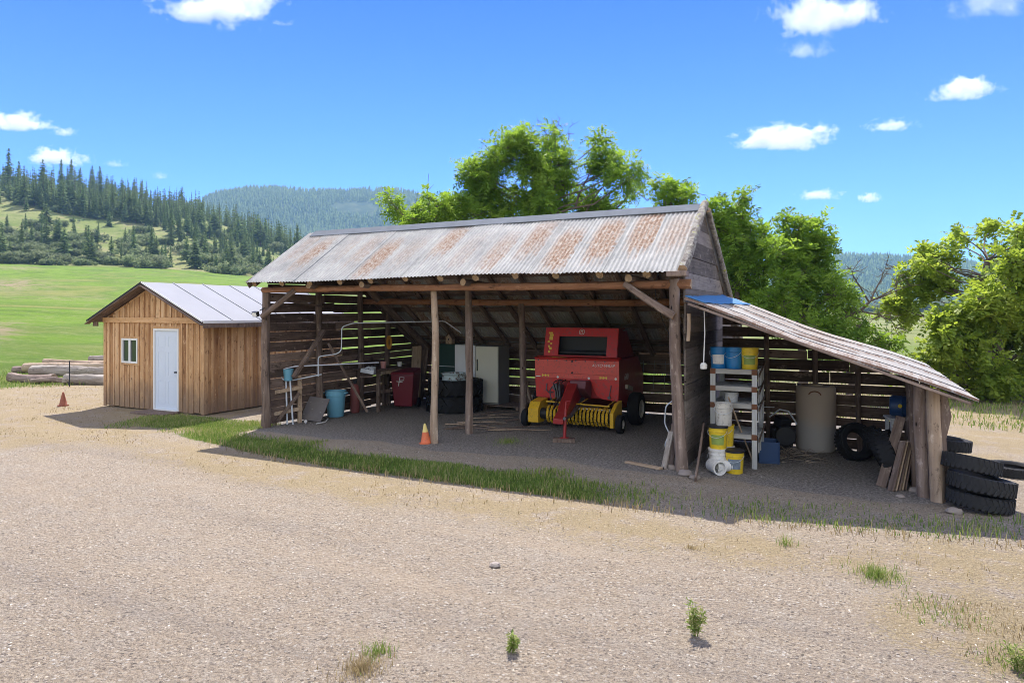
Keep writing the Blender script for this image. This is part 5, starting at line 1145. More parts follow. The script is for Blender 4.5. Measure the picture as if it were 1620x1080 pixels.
x = onx(1114, 10.5); o = empty('hanging_lamp_cord', (x, 10.5, 2.55), 0, 'white cord hanging beside the gable wall with a small white fitting at its end', 'cord')
mb = MB(); mb.tube([(0, 0, 0), (.01, 0, -.4), (-.01, .01, -.86)], .009, 6); mb.build('cord', WHP, o, True); mb = MB(); mb.lathe([(.001, -.1), (.05, -.09), (.055, -.03), (.03, 0), (.001, 0)], 14, (-.01, .01, -.85)); mb.build('fitting', WHP, o, True)
# tank
p = W(1289, 716); g = G('dusty_beige_poly'); n = g.noise(g.co('Object'), 2.2, 5, .6); n2 = g.noise(g.co('Object'), 40, 3); z_ = g.n('SeparateXYZ'); g.set(z_.inputs[0], g.co('Object'))
c = g.mix(n, (.42, .335, .26), (.54, .44, .35)); c = g.mix(g.math('MULTIPLY', g.sm(g.math('ADD', z_.outputs[2], g.math('MULTIPLY', n, .5)), .85, .6), .7), c, (.38, .38, .37))
BEIGE = g.done(c, .7, 0, g.bump(n2, .1, .01)); r = .335
o = empty('water_tank', (p.x, p.y + r, 0), 0, 'tall beige round plastic tank standing on the dirt under the lean-to', 'tank')
mb = MB(); mb.lathe([(.001, 0), (r * .92, 0), (r * .97, .03), (r, .08), (r, 1.05), (r * .97, 1.12), (r * .9, 1.15), (r * .86, 1.15), (r * .84, 1.135), (.12, 1.15), (.12, 1.18), (.001, 1.18)], 44); mb.build('tank_body', BEIGE, o, True)
mb = MB(); mb.tube([(.10 * math.cos(t) * 1.0, -r - .004, 1.0 + .075 * math.sin(t)) for t in np.linspace(.2, 2.94, 12)], .011, 6); mb.build('lifting_handle', RUSTY, o, True)
# brush heap
mb = MB(); g_ = random.Random(8); q = W(1238, 724)
for i in range(90):
    a = q + Vector((g_.gauss(0, .25), g_.gauss(.05, .13), abs(g_.gauss(0, .06)) + .01)); th = g_.uniform(0, 6.3); L = g_.uniform(.1, .3); pts = [a]
    for k in range(3): th += g_.uniform(-.6, .6); a = a + Vector((math.cos(th) * L / 2, math.sin(th) * L / 2, g_.uniform(-.05, .08))); a.z = max(.01, a.z); pts.append(a)
    mb.tube(pts, [.006, .005, .004, .003], 4)
tag(mb.build('brush_heap', plain('dry_twigs', (.30, .24, .18), .9), None), 'low tangle of dry twigs and roots on the dirt left of the beige tank', 'brush', kind='stuff')
# clutter by the back wall left of the tank
o = empty('engine', Vector((onx(1236, 13.0), 13.0, 0)), .3, 'dark machine part with hoses against the back wall left of the tank', 'machine part')
mb = MB(); mb.box((0, 0, .22), (.34, .3, .4)); mb.lathe([(.001, -.06), (.17, -.06), (.19, 0), (.17, .06), (.001, .06)], 20, (.02, -.2, .3), 'y'); mb.box((.02, 0, .5), (.22, .22, .2), (.2, .1, .4)); mb.build('block', DARKM, o, bevel=.02)
mb = MB(); mb.tube([(-.2, 0, .6), (-.05, -.1, .75), (.1, -.1, .72), (.24, -.1, .5)], .015, 6); mb.tube([(-.3, -.05, .78), (-.1, .1, .76)], .01, 5); mb.build('hose', STEEL, o, True)
o = empty('blue_crate', Vector((onx(1215, 12.0), 12.0, 0)), .2, 'small dark blue crate on the ground behind the shelf unit', 'crate')
mb = MB(); mb.mm((-.16, -.2, 0), (.16, .2, .02)); mb.mm((-.16, -.2, .021), (-.145, .2, .35)); mb.mm((.145, -.2, .021), (.16, .2, .35)); mb.mm((-.144, -.2, .021), (.144, -.185, .35)); mb.mm((-.144, .185, .021), (.144, .2, .35)); mb.build('crate_body', DKBLUE, o, bevel=.004)
# tyres
def lean_tyre(px, py, R_, r_, w, tilt, rz, lab, mat=RUB, dx=0, dy=0, lugs=34, h=0, grp=None):
    p = W(px, py); o = tyre(R_, r_, w, lugs).build('tyre', mat, None, True); 
    o.rotation_euler = Euler((0, tilt, rz)); o.location = (p.x + dx, p.y + dy, h); tag(o, lab, 'tyre', grp); return o
def upright(px, y, R_, w, tilt, rz, lab, z=None, mat=RUB):   # standing tyre whose axis is near horizontal
    o = tyre(R_, R_ * .56, w, 34).build('tyre', mat, None, True); M = Matrix.Translation((onx(px, y), y, R_ * math.sin(tilt) + (w * math.cos(tilt)) * .0 + .0 if z is None else z)) @ Matrix.Rotation(rz, 4, 'Z') @ Matrix.Rotation(tilt, 4, 'Y') @ Matrix.Translation((0, 0, -w / 2))
    o.matrix_world = M; tag(o, lab, 'tyre'); return o
upright(1353, 12.75, .31, .21, R(70), R(-58), 'black tyre leaning at the back wall right of the beige tank', .30)
upright(1411, 11.35, .37, .22, R(68), R(-8), 'nearest dark tyre leaning on the boards at the right under the lean-to', .37)
upright(1398, 11.75, .35, .20, R(66), R(-4), 'middle of the three dark tyres leaning at right under the lean-to', .35)
upright(1390, 12.15, .34, .2, R(64), R(0), 'rearmost of the three dark tyres leaning at right under the lean-to', .34)
# boards leaning by the end posts
for i in range(5):
    xb = .47 + i * .04; xt = .63 + i * .03; o = plank('leaning_board', (xb, 10.75 + i * .04, 0), (xt, 10.95 + i * .04, .66), .12, .018, PINE_L if i % 2 else OLD, up=(.9, .6, 0)); tag(o, ('first', 'second', 'third', 'fourth', 'fifth')[i] + ' from the left of the short grey boards leaning beside the brown end posts', 'board')
o = plank('leaning_board', (.36, 10.95, 0), (.62, 11.15, .98), .13, .022, OLD, up=(.3, 1, 0)); tag(o, 'long dark board leaning steeply between the dark tyres and the short boards', 'board')
# blue barrel on a white stand
BX = onx(1432, 12.4); o = empty('stand_table', (BX, 12.4, 0), .2, 'small white legged stand carrying the dark blue barrel', 'stand')
for x in (-.22, .22):
    for y in (-.15, .15): mb = MB(); mb.mm((x - .025, y - .025, 0), (x + .025, y + .025, .78)); mb.build('leg', WHP, o)
mb = MB(); mb.mm((-.27, -.2, .78), (.27, .2, .81)); mb.build('table_top', WHP, o, bevel=.005)
o = empty('barrel', (BX + .02, 12.4, .98), 0, 'dark blue plastic drum lying on the white stand at the right', 'drum')
mb = MB(); mb.lathe([(.001, -.24), (.14, -.235), (.165, -.2), (.165, -.08), (.172, -.07), (.165, -.06), (.165, .06), (.172, .07), (.165, .08), (.165, .2), (.14, .235), (.001, .24)], 28, (0, 0, 0), 'x'); mb.build('drum_body', DKBLUE, o, True); mb = MB(); mb.lathe([(.001, -.012), (.03, -.012), (.03, 0)], 12, (-.1, -.166, .02), 'y'); mb.build('bung', YELP, o)
# tyres outside at the right
stk = [(1558, 818, .36, .17, R(6), 'lowest black tyre of the sagging stack outside the lean-to', 0.0, RUBG), (1560, 818, .365, .19, R(9), 'wide black tyre second from the ground in the stack outside', .19, RUBG),
       (1543, 812, .33, .19, R(13), 'tilted black tyre on top of the sagging stack outside', .40, RUBG)]
for i, (px, py, R_, w, t, lab, h, m) in enumerate(stk):
    p = W(px, py); o = tyre(R_, R_ * .55, w, 34).build('tyre', m, None, True); o.rotation_euler = (R(-3), t, .3 * i); o.location = (p.x, p.y + .42, h + .03); tag(o, lab, 'tyre')
for i, (px, py, R_, w, t, lab, h) in enumerate([(1525, 782, .34, .19, R(10), 'black tyre lying behind the stack beside the end post', 0.02), (1520, 780, .33, .18, R(12), 'black tyre lying upon the one beside the end post', .22), (1512, 760, .30, .17, R(4), 'rear tyre seen just right of the end posts, higher than the others', .38)]):
    p = W(px, py); o = tyre(R_, R_ * .55, w, 34).build('tyre', RUBG, None, True); o.rotation_euler = (R(4), t, .5 * i); o.location = (p.x - .05, p.y + .45, h); tag(o, lab, 'tyre')
p = W(1601, 757); o = tyre(.31, .21, .15, 34).build('tyre', RUBG, None, True); o.location = (p.x + .05, p.y + .33, 0); o.rotation_euler = (R(2), R(2), 0); tag(o, 'lone black tyre lying flat in the dry grass at the right edge', 'tyre')
# stones at the posts
STN = plain('pale_field_stone', (.26, .22, .19), .9, 0, .3, 6, .4)
def stone(seed, s):
    g = random.Random(seed); mb = MB(); mb.lathe([(.001, -.5), (.6, -.4), (.95, 0), (.7, .4), (.001, .5)], 10); mb.v = [tuple(Vector(v) * (1 + .35 * mnoise.noise(Vector(v) * 1.4 + Vector((seed, 0, 0))))) for v in mb.v]; mb.v = [(x * s, y * s * .8, z * s) for x, y, z in mb.v]; return mb
for i, (px, py, s, lab) in enumerate([(1083, 752, .12, 'pale flat stone at the foot of the right front post'), (1099, 757, .09, 'small stone just right of the right front post foot'), (1062, 741, .10, 'rounded stone left of the right front post foot'),
        (1448, 778, .09, 'grey stone on the dirt left of the brown end posts'), (1425, 787, .06, 'small pale stone on the dirt before the leaning boards'), (1510, 812, .10, 'reddish flat stone under the edge of the outside tyre stack'), (783, 896, .06, 'lone pale stone on the gravel in the middle foreground')]):
    o = stone(i * 3 + 1, s).build('stone', STN, None, True); o.location = W(px, py) + Vector((0, 0, s * .22)); tag(o, lab, 'stone')
# ------------------------------------------------------------------ broadleaf trees
def leaf_mat(name, c0, c1, c2, trans=.58):
    g = G(name); c = g.ramp(g.attr('var'), [(0, c0), (.5, c1), (1, c2)])
    g.done(c, .55, 0, None, .25); tr = g.n('BsdfTranslucent'); g.set(tr.inputs[0], g.mix(.5, c, (c2[0] * 1.3, c2[1] * 1.3, c2[2] * .6))); ms = g.n('MixShader'); ms.inputs[0].default_value = trans
    g.nt.links.new(g.b.outputs[0], ms.inputs[1]); g.nt.links.new(tr.outputs[0], ms.inputs[2]); g.nt.links.new(ms.outputs[0], g.out.inputs[0]); return g.mat
LEAF_A = leaf_mat('walnut_leaves', (.045, .10, .015), (.13, .25, .03), (.30, .42, .07)); LEAF_B = leaf_mat('maple_leaves', (.08, .15, .02), (.23, .33, .045), (.40, .47, .09))
LEAF_R = leaf_mat('sparse_dry_leaves', (.10, .07, .03), (.15, .12, .04), (.2, .2, .07))
TBARK = plain('grey_tree_bark', (.13, .10, .08), .95, 0, .35, 8, .5); DBARK = plain('dead_branch_bark', (.15, .115, .10), .95, 0, .3, 8, .4)
def sprigs(g, P, D, L=.34, pairs=5, ll=.13, lw=.045, droop=.25):
    n = len(P); D = D / np.linalg.norm(D, axis=1)[:, None]; U = np.array([0, 0, 1.0]); S = np.cross(D, U); S /= np.linalg.norm(S, axis=1)[:, None] + 1e-6; N_ = np.cross(S, D)
    roll = g.normal(0, .5, (n, 1)); S2 = S * np.cos(roll) + N_ * np.sin(roll); N2 = np.cross(S2, D); quads = []
    Ls = L * g.uniform(.6, 1.25, (n, 1))
    for k in range(pairs):
        t = (k + .6) / pairs; c = P + D * Ls * t - U * droop * Ls * t * t
        for sg in (-1, 1):
            sz = g.uniform(.7, 1.2, (n, 1)) * (1 - .35 * abs(t - .5)); dr = S2 * sg * .85 + D * .5 + N2 * g.normal(0, .28, (n, 1)) - U * .18; dr /= np.linalg.norm(dr, axis=1)[:, None]
            wv = np.cross(dr, N2 + g.normal(0, .3, (n, 3))); wv /= np.linalg.norm(wv, axis=1)[:, None] + 1e-6
            a = c; b = c + dr * ll * .45 * sz + wv * lw * .5 * sz; e = c + dr * ll * sz; f = c + dr * ll * .45 * sz - wv * lw * .5 * sz
            quads.append(np.stack([a, b, e, f], 1))
    return np.concatenate(quads)
def clump_tree(name, lab, cat, base_px, Z, clumps, dens, mat, seed, trunk=.14, ll=.19, lw=.068, L=.42, pairs=5, dead=(), extra_dead=0, depth=.9, trunk2=None, bark=TBARK, zb=0.0, lean_=(0, 0)):
    g = np.random.default_rng(seed); gr = random.Random(seed); base = polar(base_px, Z, zb)
    right = Vector((ca, sa, 0)); fwd = Vector((-sa, ca, 0))
    root = empty(name, base, 0, lab, cat); br = MB(); Q = []; VV = []
    cs = []
    for (px, py, rp) in clumps:
        X = (px - base_px) * Z / F_; z = CH + (HZ - py) * Z / F_ - zb; r = rp * Z / F_
        cs.append((right * X + fwd * gr.uniform(-depth, depth) * 1.1, z, r))
    zmax = max(c[1] for c in cs); cen = Vector((0, 0, 0))
    for c in cs: cen += c[0]
    cen /= len(cs); tp = []
    for i in range(7): t = i / 6; tp.append(cen * t * .9 + Vector((gr.uniform(-.12, .12), gr.uniform(-.12, .12), -.1 + t * zmax * .82)) * (1 if i else 1))
    br.tube(tp, [trunk * (1 - .75 * i / 6) + .02 for i in range(7)], 8)
    def trunk_at(z):
        for a, b in zip(tp, tp[1:]):
            if a.z <= z <= b.z: return a.lerp(b, (z - a.z) / (b.z - a.z + 1e-6))
        return tp[-1].copy() if z > tp[-1].z else tp[0].copy()
    big_ = [c for c in cs if c[2] > .3]
    for (off, z, r) in big_:
        for _ in range(2): q_ = gr.uniform(0, 6.28); cs.append((off + right * math.cos(q_) * r * 1.05 + fwd * gr.uniform(-.8, .8) * r, z + math.sin(q_) * r * .9, r * gr.uniform(.3, .5)))
    for (off, z, r) in cs:
        c = Vector((off.x, off.y, z)); s = trunk_at(max(.25, min(z - .25 * (c - trunk_at(z)).length - .4, zmax * .8))); m = s.lerp(c, .5) + Vector((gr.uniform(-.15, .15), gr.uniform(-.15, .15), -.12 * (c - s).length * gr.uniform(0, 1)))
        R0 = max(.02, min(.07, r * .05 + .02)); br.tube([s, s.lerp(m, .5) + Vector((0, 0, .05)), m, m.lerp(c, .6) + Vector((gr.uniform(-.1, .1), gr.uniform(-.1, .1), 0)), c], [R0, R0 * .85, R0 * .7, R0 * .5, R0 * .3], 6)
        n = int(dens * r * r * 60) + 12; ntw = int(9 + r * 12); tw = g.normal(size=(ntw, 3)); tw /= np.linalg.norm(tw, axis=1)[:, None]; tw[:, 2] = tw[:, 2] * .8 + .15; tw *= r * g.uniform(.45, 1.15, (ntw, 1))
        cc = np.array(c)
        for t_ in tw:
            e = Vector(cc + t_); mid = c.lerp(e, .5) + Vector((gr.uniform(-.06, .06), gr.uniform(-.06, .06), gr.uniform(-.02, .08))); br.tube([c, mid, e], [R0 * .35, R0 * .22, .005], 4, False)
        k = g.integers(0, ntw, n); f_ = g.uniform(.35, 1.05, (n, 1)); P = cc + tw[k] * f_ + g.normal(0, .24 * r + .05, (n, 3)); D = tw[k] / (np.linalg.norm(tw[k], axis=1)[:, None]) + g.normal(0, .6, (n, 3)); D[:, 2] -= .1
        qq = sprigs(g, P, D, L, pairs, ll, lw); Q.append(qq); VV.append(np.tile(np.clip(gr.uniform(.3, .7) + g.normal(0, .22, n), 0, 1), pairs * 2))
    for pl in dead:
        pts = [right * ((px - base_px) * Z / F_) + fwd * dy + Vector((0, 0, CH + (HZ - py) * Z / F_ - zb)) for px, py, dy in pl[1:]]; n = len(pts)
        sm_ = [pts[0]]
        for a, b in zip(pts, pts[1:]): sm_ += [a.lerp(b, .5) + Vector([gr.uniform(-.05, .05) * (b - a).length for _ in range(3)]), b]
        br.tube(sm_, [max(.004, pl[0] * (1 - .88 * i / (len(sm_) - 1))) for i in range(len(sm_))], 6)
        for q in sm_[2:]:
            for _ in range(extra_dead):
                e = q + Vector((gr.uniform(-.4, .5), gr.uniform(-.3, .3), gr.uniform(-.3, .45))) * .9; m = q.lerp(e, .5) + Vector((gr.uniform(-.06, .06), 0, gr.uniform(-.05, .08))); br.tube([q, m, e], [.012, .008, .003], 4, False)
                for _ in range(2): e2 = m + Vector((gr.uniform(-.3, .3), gr.uniform(-.2, .2), gr.uniform(-.15, .3))) * .8; br.tube([m, e2], [.006, .002], 3, False)
    br.build('trunk', bark, root, True)
    q = np.concatenate(Q); v = q.reshape(-1, 3); f = np.arange(len(v)).reshape(-1, 4); me = np_mesh('crown', v, f, mat, var=np.concatenate(VV)); link('crown', me, root)
    return root
clump_tree('walnut_tree', 'tallest broad green tree behind the barn roof, bare twigs sticking out of its top', 'tree', 868, 26, [(800, 262, 34), (770, 300, 32), (748, 268, 16), (735, 262, 9), (760, 282, 20), (828, 238, 26), (812, 232, 12), (873, 242, 26), (875, 214, 11), (860, 290, 34), (900, 315, 32), (882, 262, 18), (957, 238, 24), (950, 222, 12), (968, 262, 20), (990, 290, 22), (1003, 300, 10), (975, 325, 20), (820, 322, 32), (770, 328, 22), (930, 325, 20), (840, 270, 18), (790, 245, 10), (955, 345, 20), (850, 335, 26)], 5.8, LEAF_A, 3, .17,
    dead=[(.03, (868, 240, 0), (866, 215, 0), (860, 203, 0), (853, 198, 0)), (.025, (872, 225, 0), (878, 206, .1), (884, 196, .1), (885, 188, .1)), (.022, (890, 240, 0), (899, 222, 0), (900, 202, 0)), (.02, (820, 245, 0), (821, 222, 0), (822, 212, 0)), (.02, (800, 260, 0), (799, 240, 0), (797, 232, 0)), (.05, (910, 330, 0), (925, 290, .3), (935, 268, .3), (950, 250, .3)), (.05, (925, 340, 0), (950, 300, 0), (975, 280, 0)), (.03, (975, 330, 0), (1000, 300, 0), (1025, 318, 0), (1035, 310, 0))], extra_dead=1, depth=1.1)
clump_tree('walnut_tree', 'low spreading green tree behind the left half of the ridge beside a bare snag', 'tree', 700, 25, [(612, 308, 7), (614, 322, 9), (626, 330, 12), (640, 338, 14), (660, 340, 13), (683, 322, 12), (695, 332, 17), (712, 325, 14), (730, 338, 18), (752, 340, 18), (775, 345, 16), (655, 350, 14), (690, 352, 16)], 5.8, LEAF_A, 5, .10, depth=.6)
clump_tree('snag', 'thin bare dead snag rising above the ridge at left of the tall tree', 'snag', 681, 25.5, [(695, 395, 4)], .5, LEAF_R, 6, .05, dead=[(.05, (681, 480, 0), (681, 400, 0), (680, 330, 0), (678, 275, 0)), (.012, (679, 300, 0), (686, 292, 0)), (.012, (680, 320, 0), (690, 312, 0)), (.012, (680, 310, 0), (672, 300, 0)), (.02, (717, 360, 0), (719, 320, 0), (717, 294, 0)), (.015, (657, 360, 0), (658, 320, 0), (660, 300, 0))], extra_dead=0, bark=DBARK)
clump_tree('young_tree', 'small green treetop showing above the right end of the ridge', 'tree', 1062, 24, [(1042, 290, 9), (1052, 300, 13), (1064, 310, 15), (1080, 318, 13), (1072, 302, 9), (1058, 322, 14)], 5.8, LEAF_A, 7, .07, dead=[(.02, (1075, 325, 0), (1092, 312, 0), (1105, 306, 0), (1118, 309, 0), (1124, 318, 0)), (.014, (1078, 302, 0), (1090, 300, 0), (1100, 308, 0))], depth=.4)
clump_tree('walnut_tree', 'bright green tree directly right of the gable peak', 'tree', 1165, 21.5, [(1122, 338, 14), (1118, 360, 16), (1148, 342, 20), (1172, 350, 20), (1161, 322, 9), (1164, 334, 8), (1140, 378, 24), (1172, 385, 24), (1190, 372, 14), (1150, 415, 28), (1190, 425, 26), (1165, 455, 28), (1130, 440, 26), (1200, 400, 12), (1200, 465, 24)], 5.8, LEAF_A, 9, .13, depth=.8)
clump_tree('walnut_tree', 'feathery green tree behind the middle of the lean-to roof', 'tree', 1272, 20.5, [(1245, 346, 8), (1247, 360, 14), (1240, 380, 20), (1268, 385, 24), (1294, 360, 10), (1292, 375, 17), (1225, 405, 18), (1290, 405, 24), (1262, 425, 26), (1308, 430, 18), (1232, 450, 24), (1262, 465, 28), (1300, 470, 24), (1330, 452, 14), (1338, 475, 17), (1220, 485, 24), (1255, 500, 26), (1300, 505, 22), (1355, 492, 12), (1285, 345, 6)], 5.8, LEAF_A, 11, .13, depth=.8,
    dead=[(.07, (1280, 540, 0), (1330, 505, 0), (1362, 492, 0), (1378, 475, 0), (1400, 468, 0), (1440, 452, 0)), (.03, (1378, 475, 0), (1392, 450, .1), (1400, 432, .1), (1405, 418, .1)), (.025, (1390, 470, 0), (1415, 455, -.1), (1422, 438, 0)), (.03, (1362, 492, 0), (1390, 497, .1), (1412, 505, .1), (1424, 530, .1)), (.03, (1375, 478, 0), (1360, 452, 0), (1350, 436, 0), (1345, 425, 0)), (.02, (1345, 500, 0), (1375, 510, 0), (1395, 500, 0))], extra_dead=3)
clump_tree('bushy_tree', 'low green bushy tree right behind the lean-to roof slope', 'tree', 1345, 19.5, [(1275, 520, 16), (1300, 522, 18), (1330, 530, 18), (1352, 528, 16), (1378, 535, 14), (1398, 545, 11), (1350, 550, 18), (1320, 550, 18), (1385, 555, 14), (1345, 515, 9), (1368, 523, 8)], 5.8, LEAF_A, 13, .08, depth=.6)
clump_tree('maple_tree', 'big rounded yellow green tree at the right edge of the photo', 'tree', 1585, 19.5, [(1530, 400, 20), (1545, 378, 10), (1552, 365, 7), (1600, 392, 24), (1575, 372, 8), (1560, 430, 36), (1500, 440, 22), (1482, 412, 9), (1512, 395, 8), (1478, 480, 26), (1540, 485, 40), (1600, 470, 40), (1640, 430, 42), (1474, 515, 18), (1462, 545, 12), (1500, 530, 36), (1560, 550, 42), (1612, 540, 42), (1660, 500, 46), (1605, 365, 8), (1622, 355, 14), (1480, 570, 24), (1530, 590, 24), (1590, 598, 24), (1630, 590, 24), (1515, 480, 26), (1680, 560, 40), (1690, 440, 34), (1640, 380, 24), (1625, 612, 16), (1500, 600, 12), (1570, 612, 14), (1525, 440, 20), (1480, 600, 14), (1560, 612, 20), (1545, 625, 14), (1600, 625, 16)], 12, LEAF_B, 15, .2, ll=.15, lw=.10, L=.34, pairs=4, depth=1.5)
# ------------------------------------------------------------------ grass, straw and weeds
def gmat(name, stops, tr=.3):
    g = G(name); c = g.ramp(g.attr('var'), stops); g.done(c, .7, 0, None, .2); t = g.n('BsdfTranslucent'); g.set(t.inputs[0], c); ms = g.n('MixShader'); ms.inputs[0].default_value = tr
    g.nt.links.new(g.b.outputs[0], ms.inputs[1]); g.nt.links.new(t.outputs[0], ms.inputs[2]); g.nt.links.new(ms.outputs[0], g.out.inputs[0]); return g.mat
GRASS = gmat('green_grass_blades', [(0, (.09, .16, .03)), (.5, (.17, .26, .045)), (.8, (.28, .33, .08)), (1, (.42, .38, .17))]); STRAW = gmat('straw_blades', [(0, (.17, .12, .055)), (.5, (.32, .24, .115)), (1, (.50, .40, .22))])
def blades(g, x, y, h, w, bend=.5, z=0.0):
    n = len(x); th = g.uniform(0, 6.283, n); b = g.uniform(.1, bend, n) * h; dx, dy = np.cos(th), np.sin(th); sx, sy = -np.sin(th + .6), np.cos(th + .6); zz = np.zeros(n) + z
    P0 = np.stack([x - sx * w / 2, y - sy * w / 2, zz], 1); P1 = np.stack([x + sx * w / 2, y + sy * w / 2, zz], 1)
    P2 = np.stack([x + dx * b * .35 + sx * w * .35, y + dy * b * .35 + sy * w * .35, zz + h * .6], 1); P3 = np.stack([x + dx * b * .35 - sx * w * .35, y + dy * b * .35 - sy * w * .35, zz + h * .6], 1)
    P4 = np.stack([x + dx * b, y + dy * b, zz + h * .96], 1); V_ = np.stack([P0, P1, P2, P3, P4], 1).reshape(-1, 3); i = np.arange(n)[:, None] * 5
    return V_, np.concatenate([i + [0, 1, 2], i + [0, 2, 3], i + [3, 2, 4]], 0)
def scatter(name, lab, cat, mat, n, area, mask, hs, w, seed, var=(0, 1), bend=.6):
    g = np.random.default_rng(seed); x = g.uniform(area[0], area[1], n); y = g.uniform(area[2], area[3], n); k = g.random(n) < mask(x, y); x, y = x[k], y[k]
    pn = np.array([mnoise.noise(Vector((a * 1.3, b * 1.3, seed))) for a, b in zip(x, y)]); h = g.uniform(*hs, len(x)) * (1 + .9 * np.clip(pn, -.5, .8)); v, f = blades(g, x, y, h, w, bend)
    vv = np.clip(np.tile(g.uniform(*var, len(x)) + pn * .3, 3), 0, 1); return tag(link(name, np_mesh(name, v, f, mat, var=vv)), lab, cat, kind='stuff')
def vn(x, y, s, k): return np.array([mnoise.noise(Vector((a * s, b * s, k))) for a, b in zip(x, y)])
def band(x, y): f = front_y(x); return sst(y, f - .05, f + .2) * (1 - sst(y + .5 * vn(x, y, 1.5, 4), f + .6, f + 1.3)) * sst(x, -11.9, -11.0) * (1 - .80 * sst(x, -4.0, -2.2)) * (1 - sst(x, 2.2, 3.4)) * np.clip(.9 + vn(x, y, .8, 1) * 1.4, .15, 1)
scatter('shaded_grass', 'strip of short green grass along the open front of the barn and lean-to', 'grass', GRASS, 120000, (-12, 3.4, 8.0, 11.5), band, (.035, .10), .011, 1, (.1, 1))
def edge_(x, y): f = front_y(x); return np.exp(-((y - f + .02) / .13) ** 2) * sst(x, -11.6, -9.5) * (1 - .8 * np.exp(-((x + 1.5) / .5) ** 2)) * (1 - sst(x, 2.6, 3.4))
scatter('edge_straw', 'golden dry grass stalks along the edge where the gravel meets the green strip', 'grass', STRAW, 20000, (-12, 3.4, 7.9, 11.5), edge_, (.04, .13), .009, 2, (.0, 1))
def lawn(x, y): d_ = segdist(x, y, -14.2, 10.3, -11.6, 10.5); return np.clip(1.2 - d_ / .9 + vn(x, y, .9, 3), 0, 1) * (y < 11.15) * .9
scatter('lawn', 'patch of short green lawn in front of the shed', 'grass', GRASS, 30000, (-17, -11.2, 8.8, 11.2), lawn, (.03, .07), .012, 3, (.3, 1))
def dryz(x, y):
    f = front_y(x); a = np.exp(-((y - f + .75) / .65) ** 2) * (x < 4) * .55; b = sst(-x + vn(x, y, .5, 2) * 3, 11.5, 14.5) * sst(y, 6, 8.5) * .55; c = sst(x, 3.0, 4.5) * sst(y, 9.5, 11) * .5
    return np.clip((a + b + c) * (.5 + vn(x, y, 1.1, 9) * 1.6), 0, 1) * ~((x > -17.9) & (x < 1.2) & (y > 11.1) & (y < 17))
scatter('dry_grass', 'thin dry straw grass scattered over the yard edges', 'grass', STRAW, 100000, (-30, 12, 6, 22), dryz, (.015, .05), .010, 4, (.1, 1))
def patches(x, y):
    m = np.zeros(len(x))
    for (px, py, r) in [(1570, 1000, .65), (1500, 975, .45), (1640, 1030, .6), (590, 1045, .16), (1330, 690, 1.4)]: p = W(px, py); m = np.maximum(m, np.clip(1.1 - np.hypot(x - p.x, (y - p.y)) / r, 0, 1))
    return np.clip(m * (.6 + vn(x, y, 3, 5) * 1.5), 0, 1)
scatter('dry_patch_grass', 'patches of dry yellowish grass growing in the gravel at the lower right', 'grass', STRAW, 60000, (-4, 5, 3, 8), patches, (.015, .05), .006, 6, (.0, 1))
def patchg(x, y):
    m = np.zeros(len(x))
    for (px, py, r) in [(1490, 968, .35), (1605, 1050, .3), (596, 1030, .07), (1660, 1060, .3)]: p = W(px, py); m = np.maximum(m, np.clip(1.2 - np.hypot(x - p.x, (y - p.y)) / r, 0, 1))
    return m
scatter('green_patch_grass', 'sparse green blades among the dry patches at the lower right', 'grass', GRASS, 60000, (-4, 5, 3, 8), patchg, (.015, .05), .006, 7, (.2, 1))
def behind(x, y): return np.clip(.55 + vn(x, y, .4, 6), 0, 1) * (((y > 17.2) & (x < 4)) | ((x > 2.2) & (y > 17)) | ((x < -18.2) & (-x * .9 + y * .42 > 27)) | ((x > 2.3) & (y > 9.5) & (y < 11.5)))
scatter('meadow_grass', 'taller green grass of the field edge behind the buildings', 'grass', GRASS, 90000, (-34, 14, 9.5, 27), behind, (.06, .16), .02, 8, (.2, 1))
LITT = plain('pale_chips', (.42, .38, .33), .9)
# pebbles
g = G('pebble_stone'); c = g.ramp(g.attr('var'), [(0, (.12, .095, .07)), (.35, (.25, .205, .155)), (.7, (.36, .30, .225)), (.93, (.45, .39, .31)), (1, (.56, .52, .45))]); PEB = g.done(c, .9, 0, None, .2)
def pebbles(name, lab, n, area, mask, sz, seed, mat=PEB):
    g = np.random.default_rng(seed); x = g.uniform(area[0], area[1], n); y = g.uniform(area[2], area[3], n); k = g.random(n) < mask(x, y); x, y = x[k], y[k]; n = len(x); s = sz[0] + (sz[1] - sz[0]) * g.random(n) ** 3
    base = np.array([(1, 0, 0), (.3, .95, 0), (-.8, .6, 0), (-.8, -.6, 0), (.3, -.95, 0), (0.1, 0, .75)]); th = g.uniform(0, 6.283, n); v = base[None] * g.uniform(.65, 1.25, (n, 6, 3)) * s[:, None, None]; c_, s_ = np.cos(th)[:, None], np.sin(th)[:, None]
    X = v[..., 0] * c_ - v[..., 1] * s_ * .75 + x[:, None]; Y = v[..., 0] * s_ + v[..., 1] * c_ * .75 + y[:, None]; Zc = v[..., 2] - .002; Zc[:, :5] = -.004
    i = np.arange(n)[:, None] * 6; f = np.concatenate([i + [a, (a + 1) % 5, 5] for a in range(5)], 0); return tag(link(name, np_mesh(name, np.stack([X, Y, Zc], -1).reshape(-1, 3), f, mat, var=np.tile(g.random(n) ** 1.3, 5))), lab, 'gravel', kind='stuff')
def near(x, y): d_ = np.hypot(x, y); Zf = -x * sa + y * ca; return np.clip(1.6 - d_ / 8, .12, 1) * (y < front_y(x) - .1) * (np.abs(x * ca + y * sa) < Zf * .8 + .5) * (Zf > 3.8) * np.clip(.75 + vn(x, y, .9, 12), .3, 1)
pebbles('gravel', 'crushed gravel covering the yard in the foreground', 90000, (-12, 5, 2.5, 10.5), near, (.004, .018), 1)
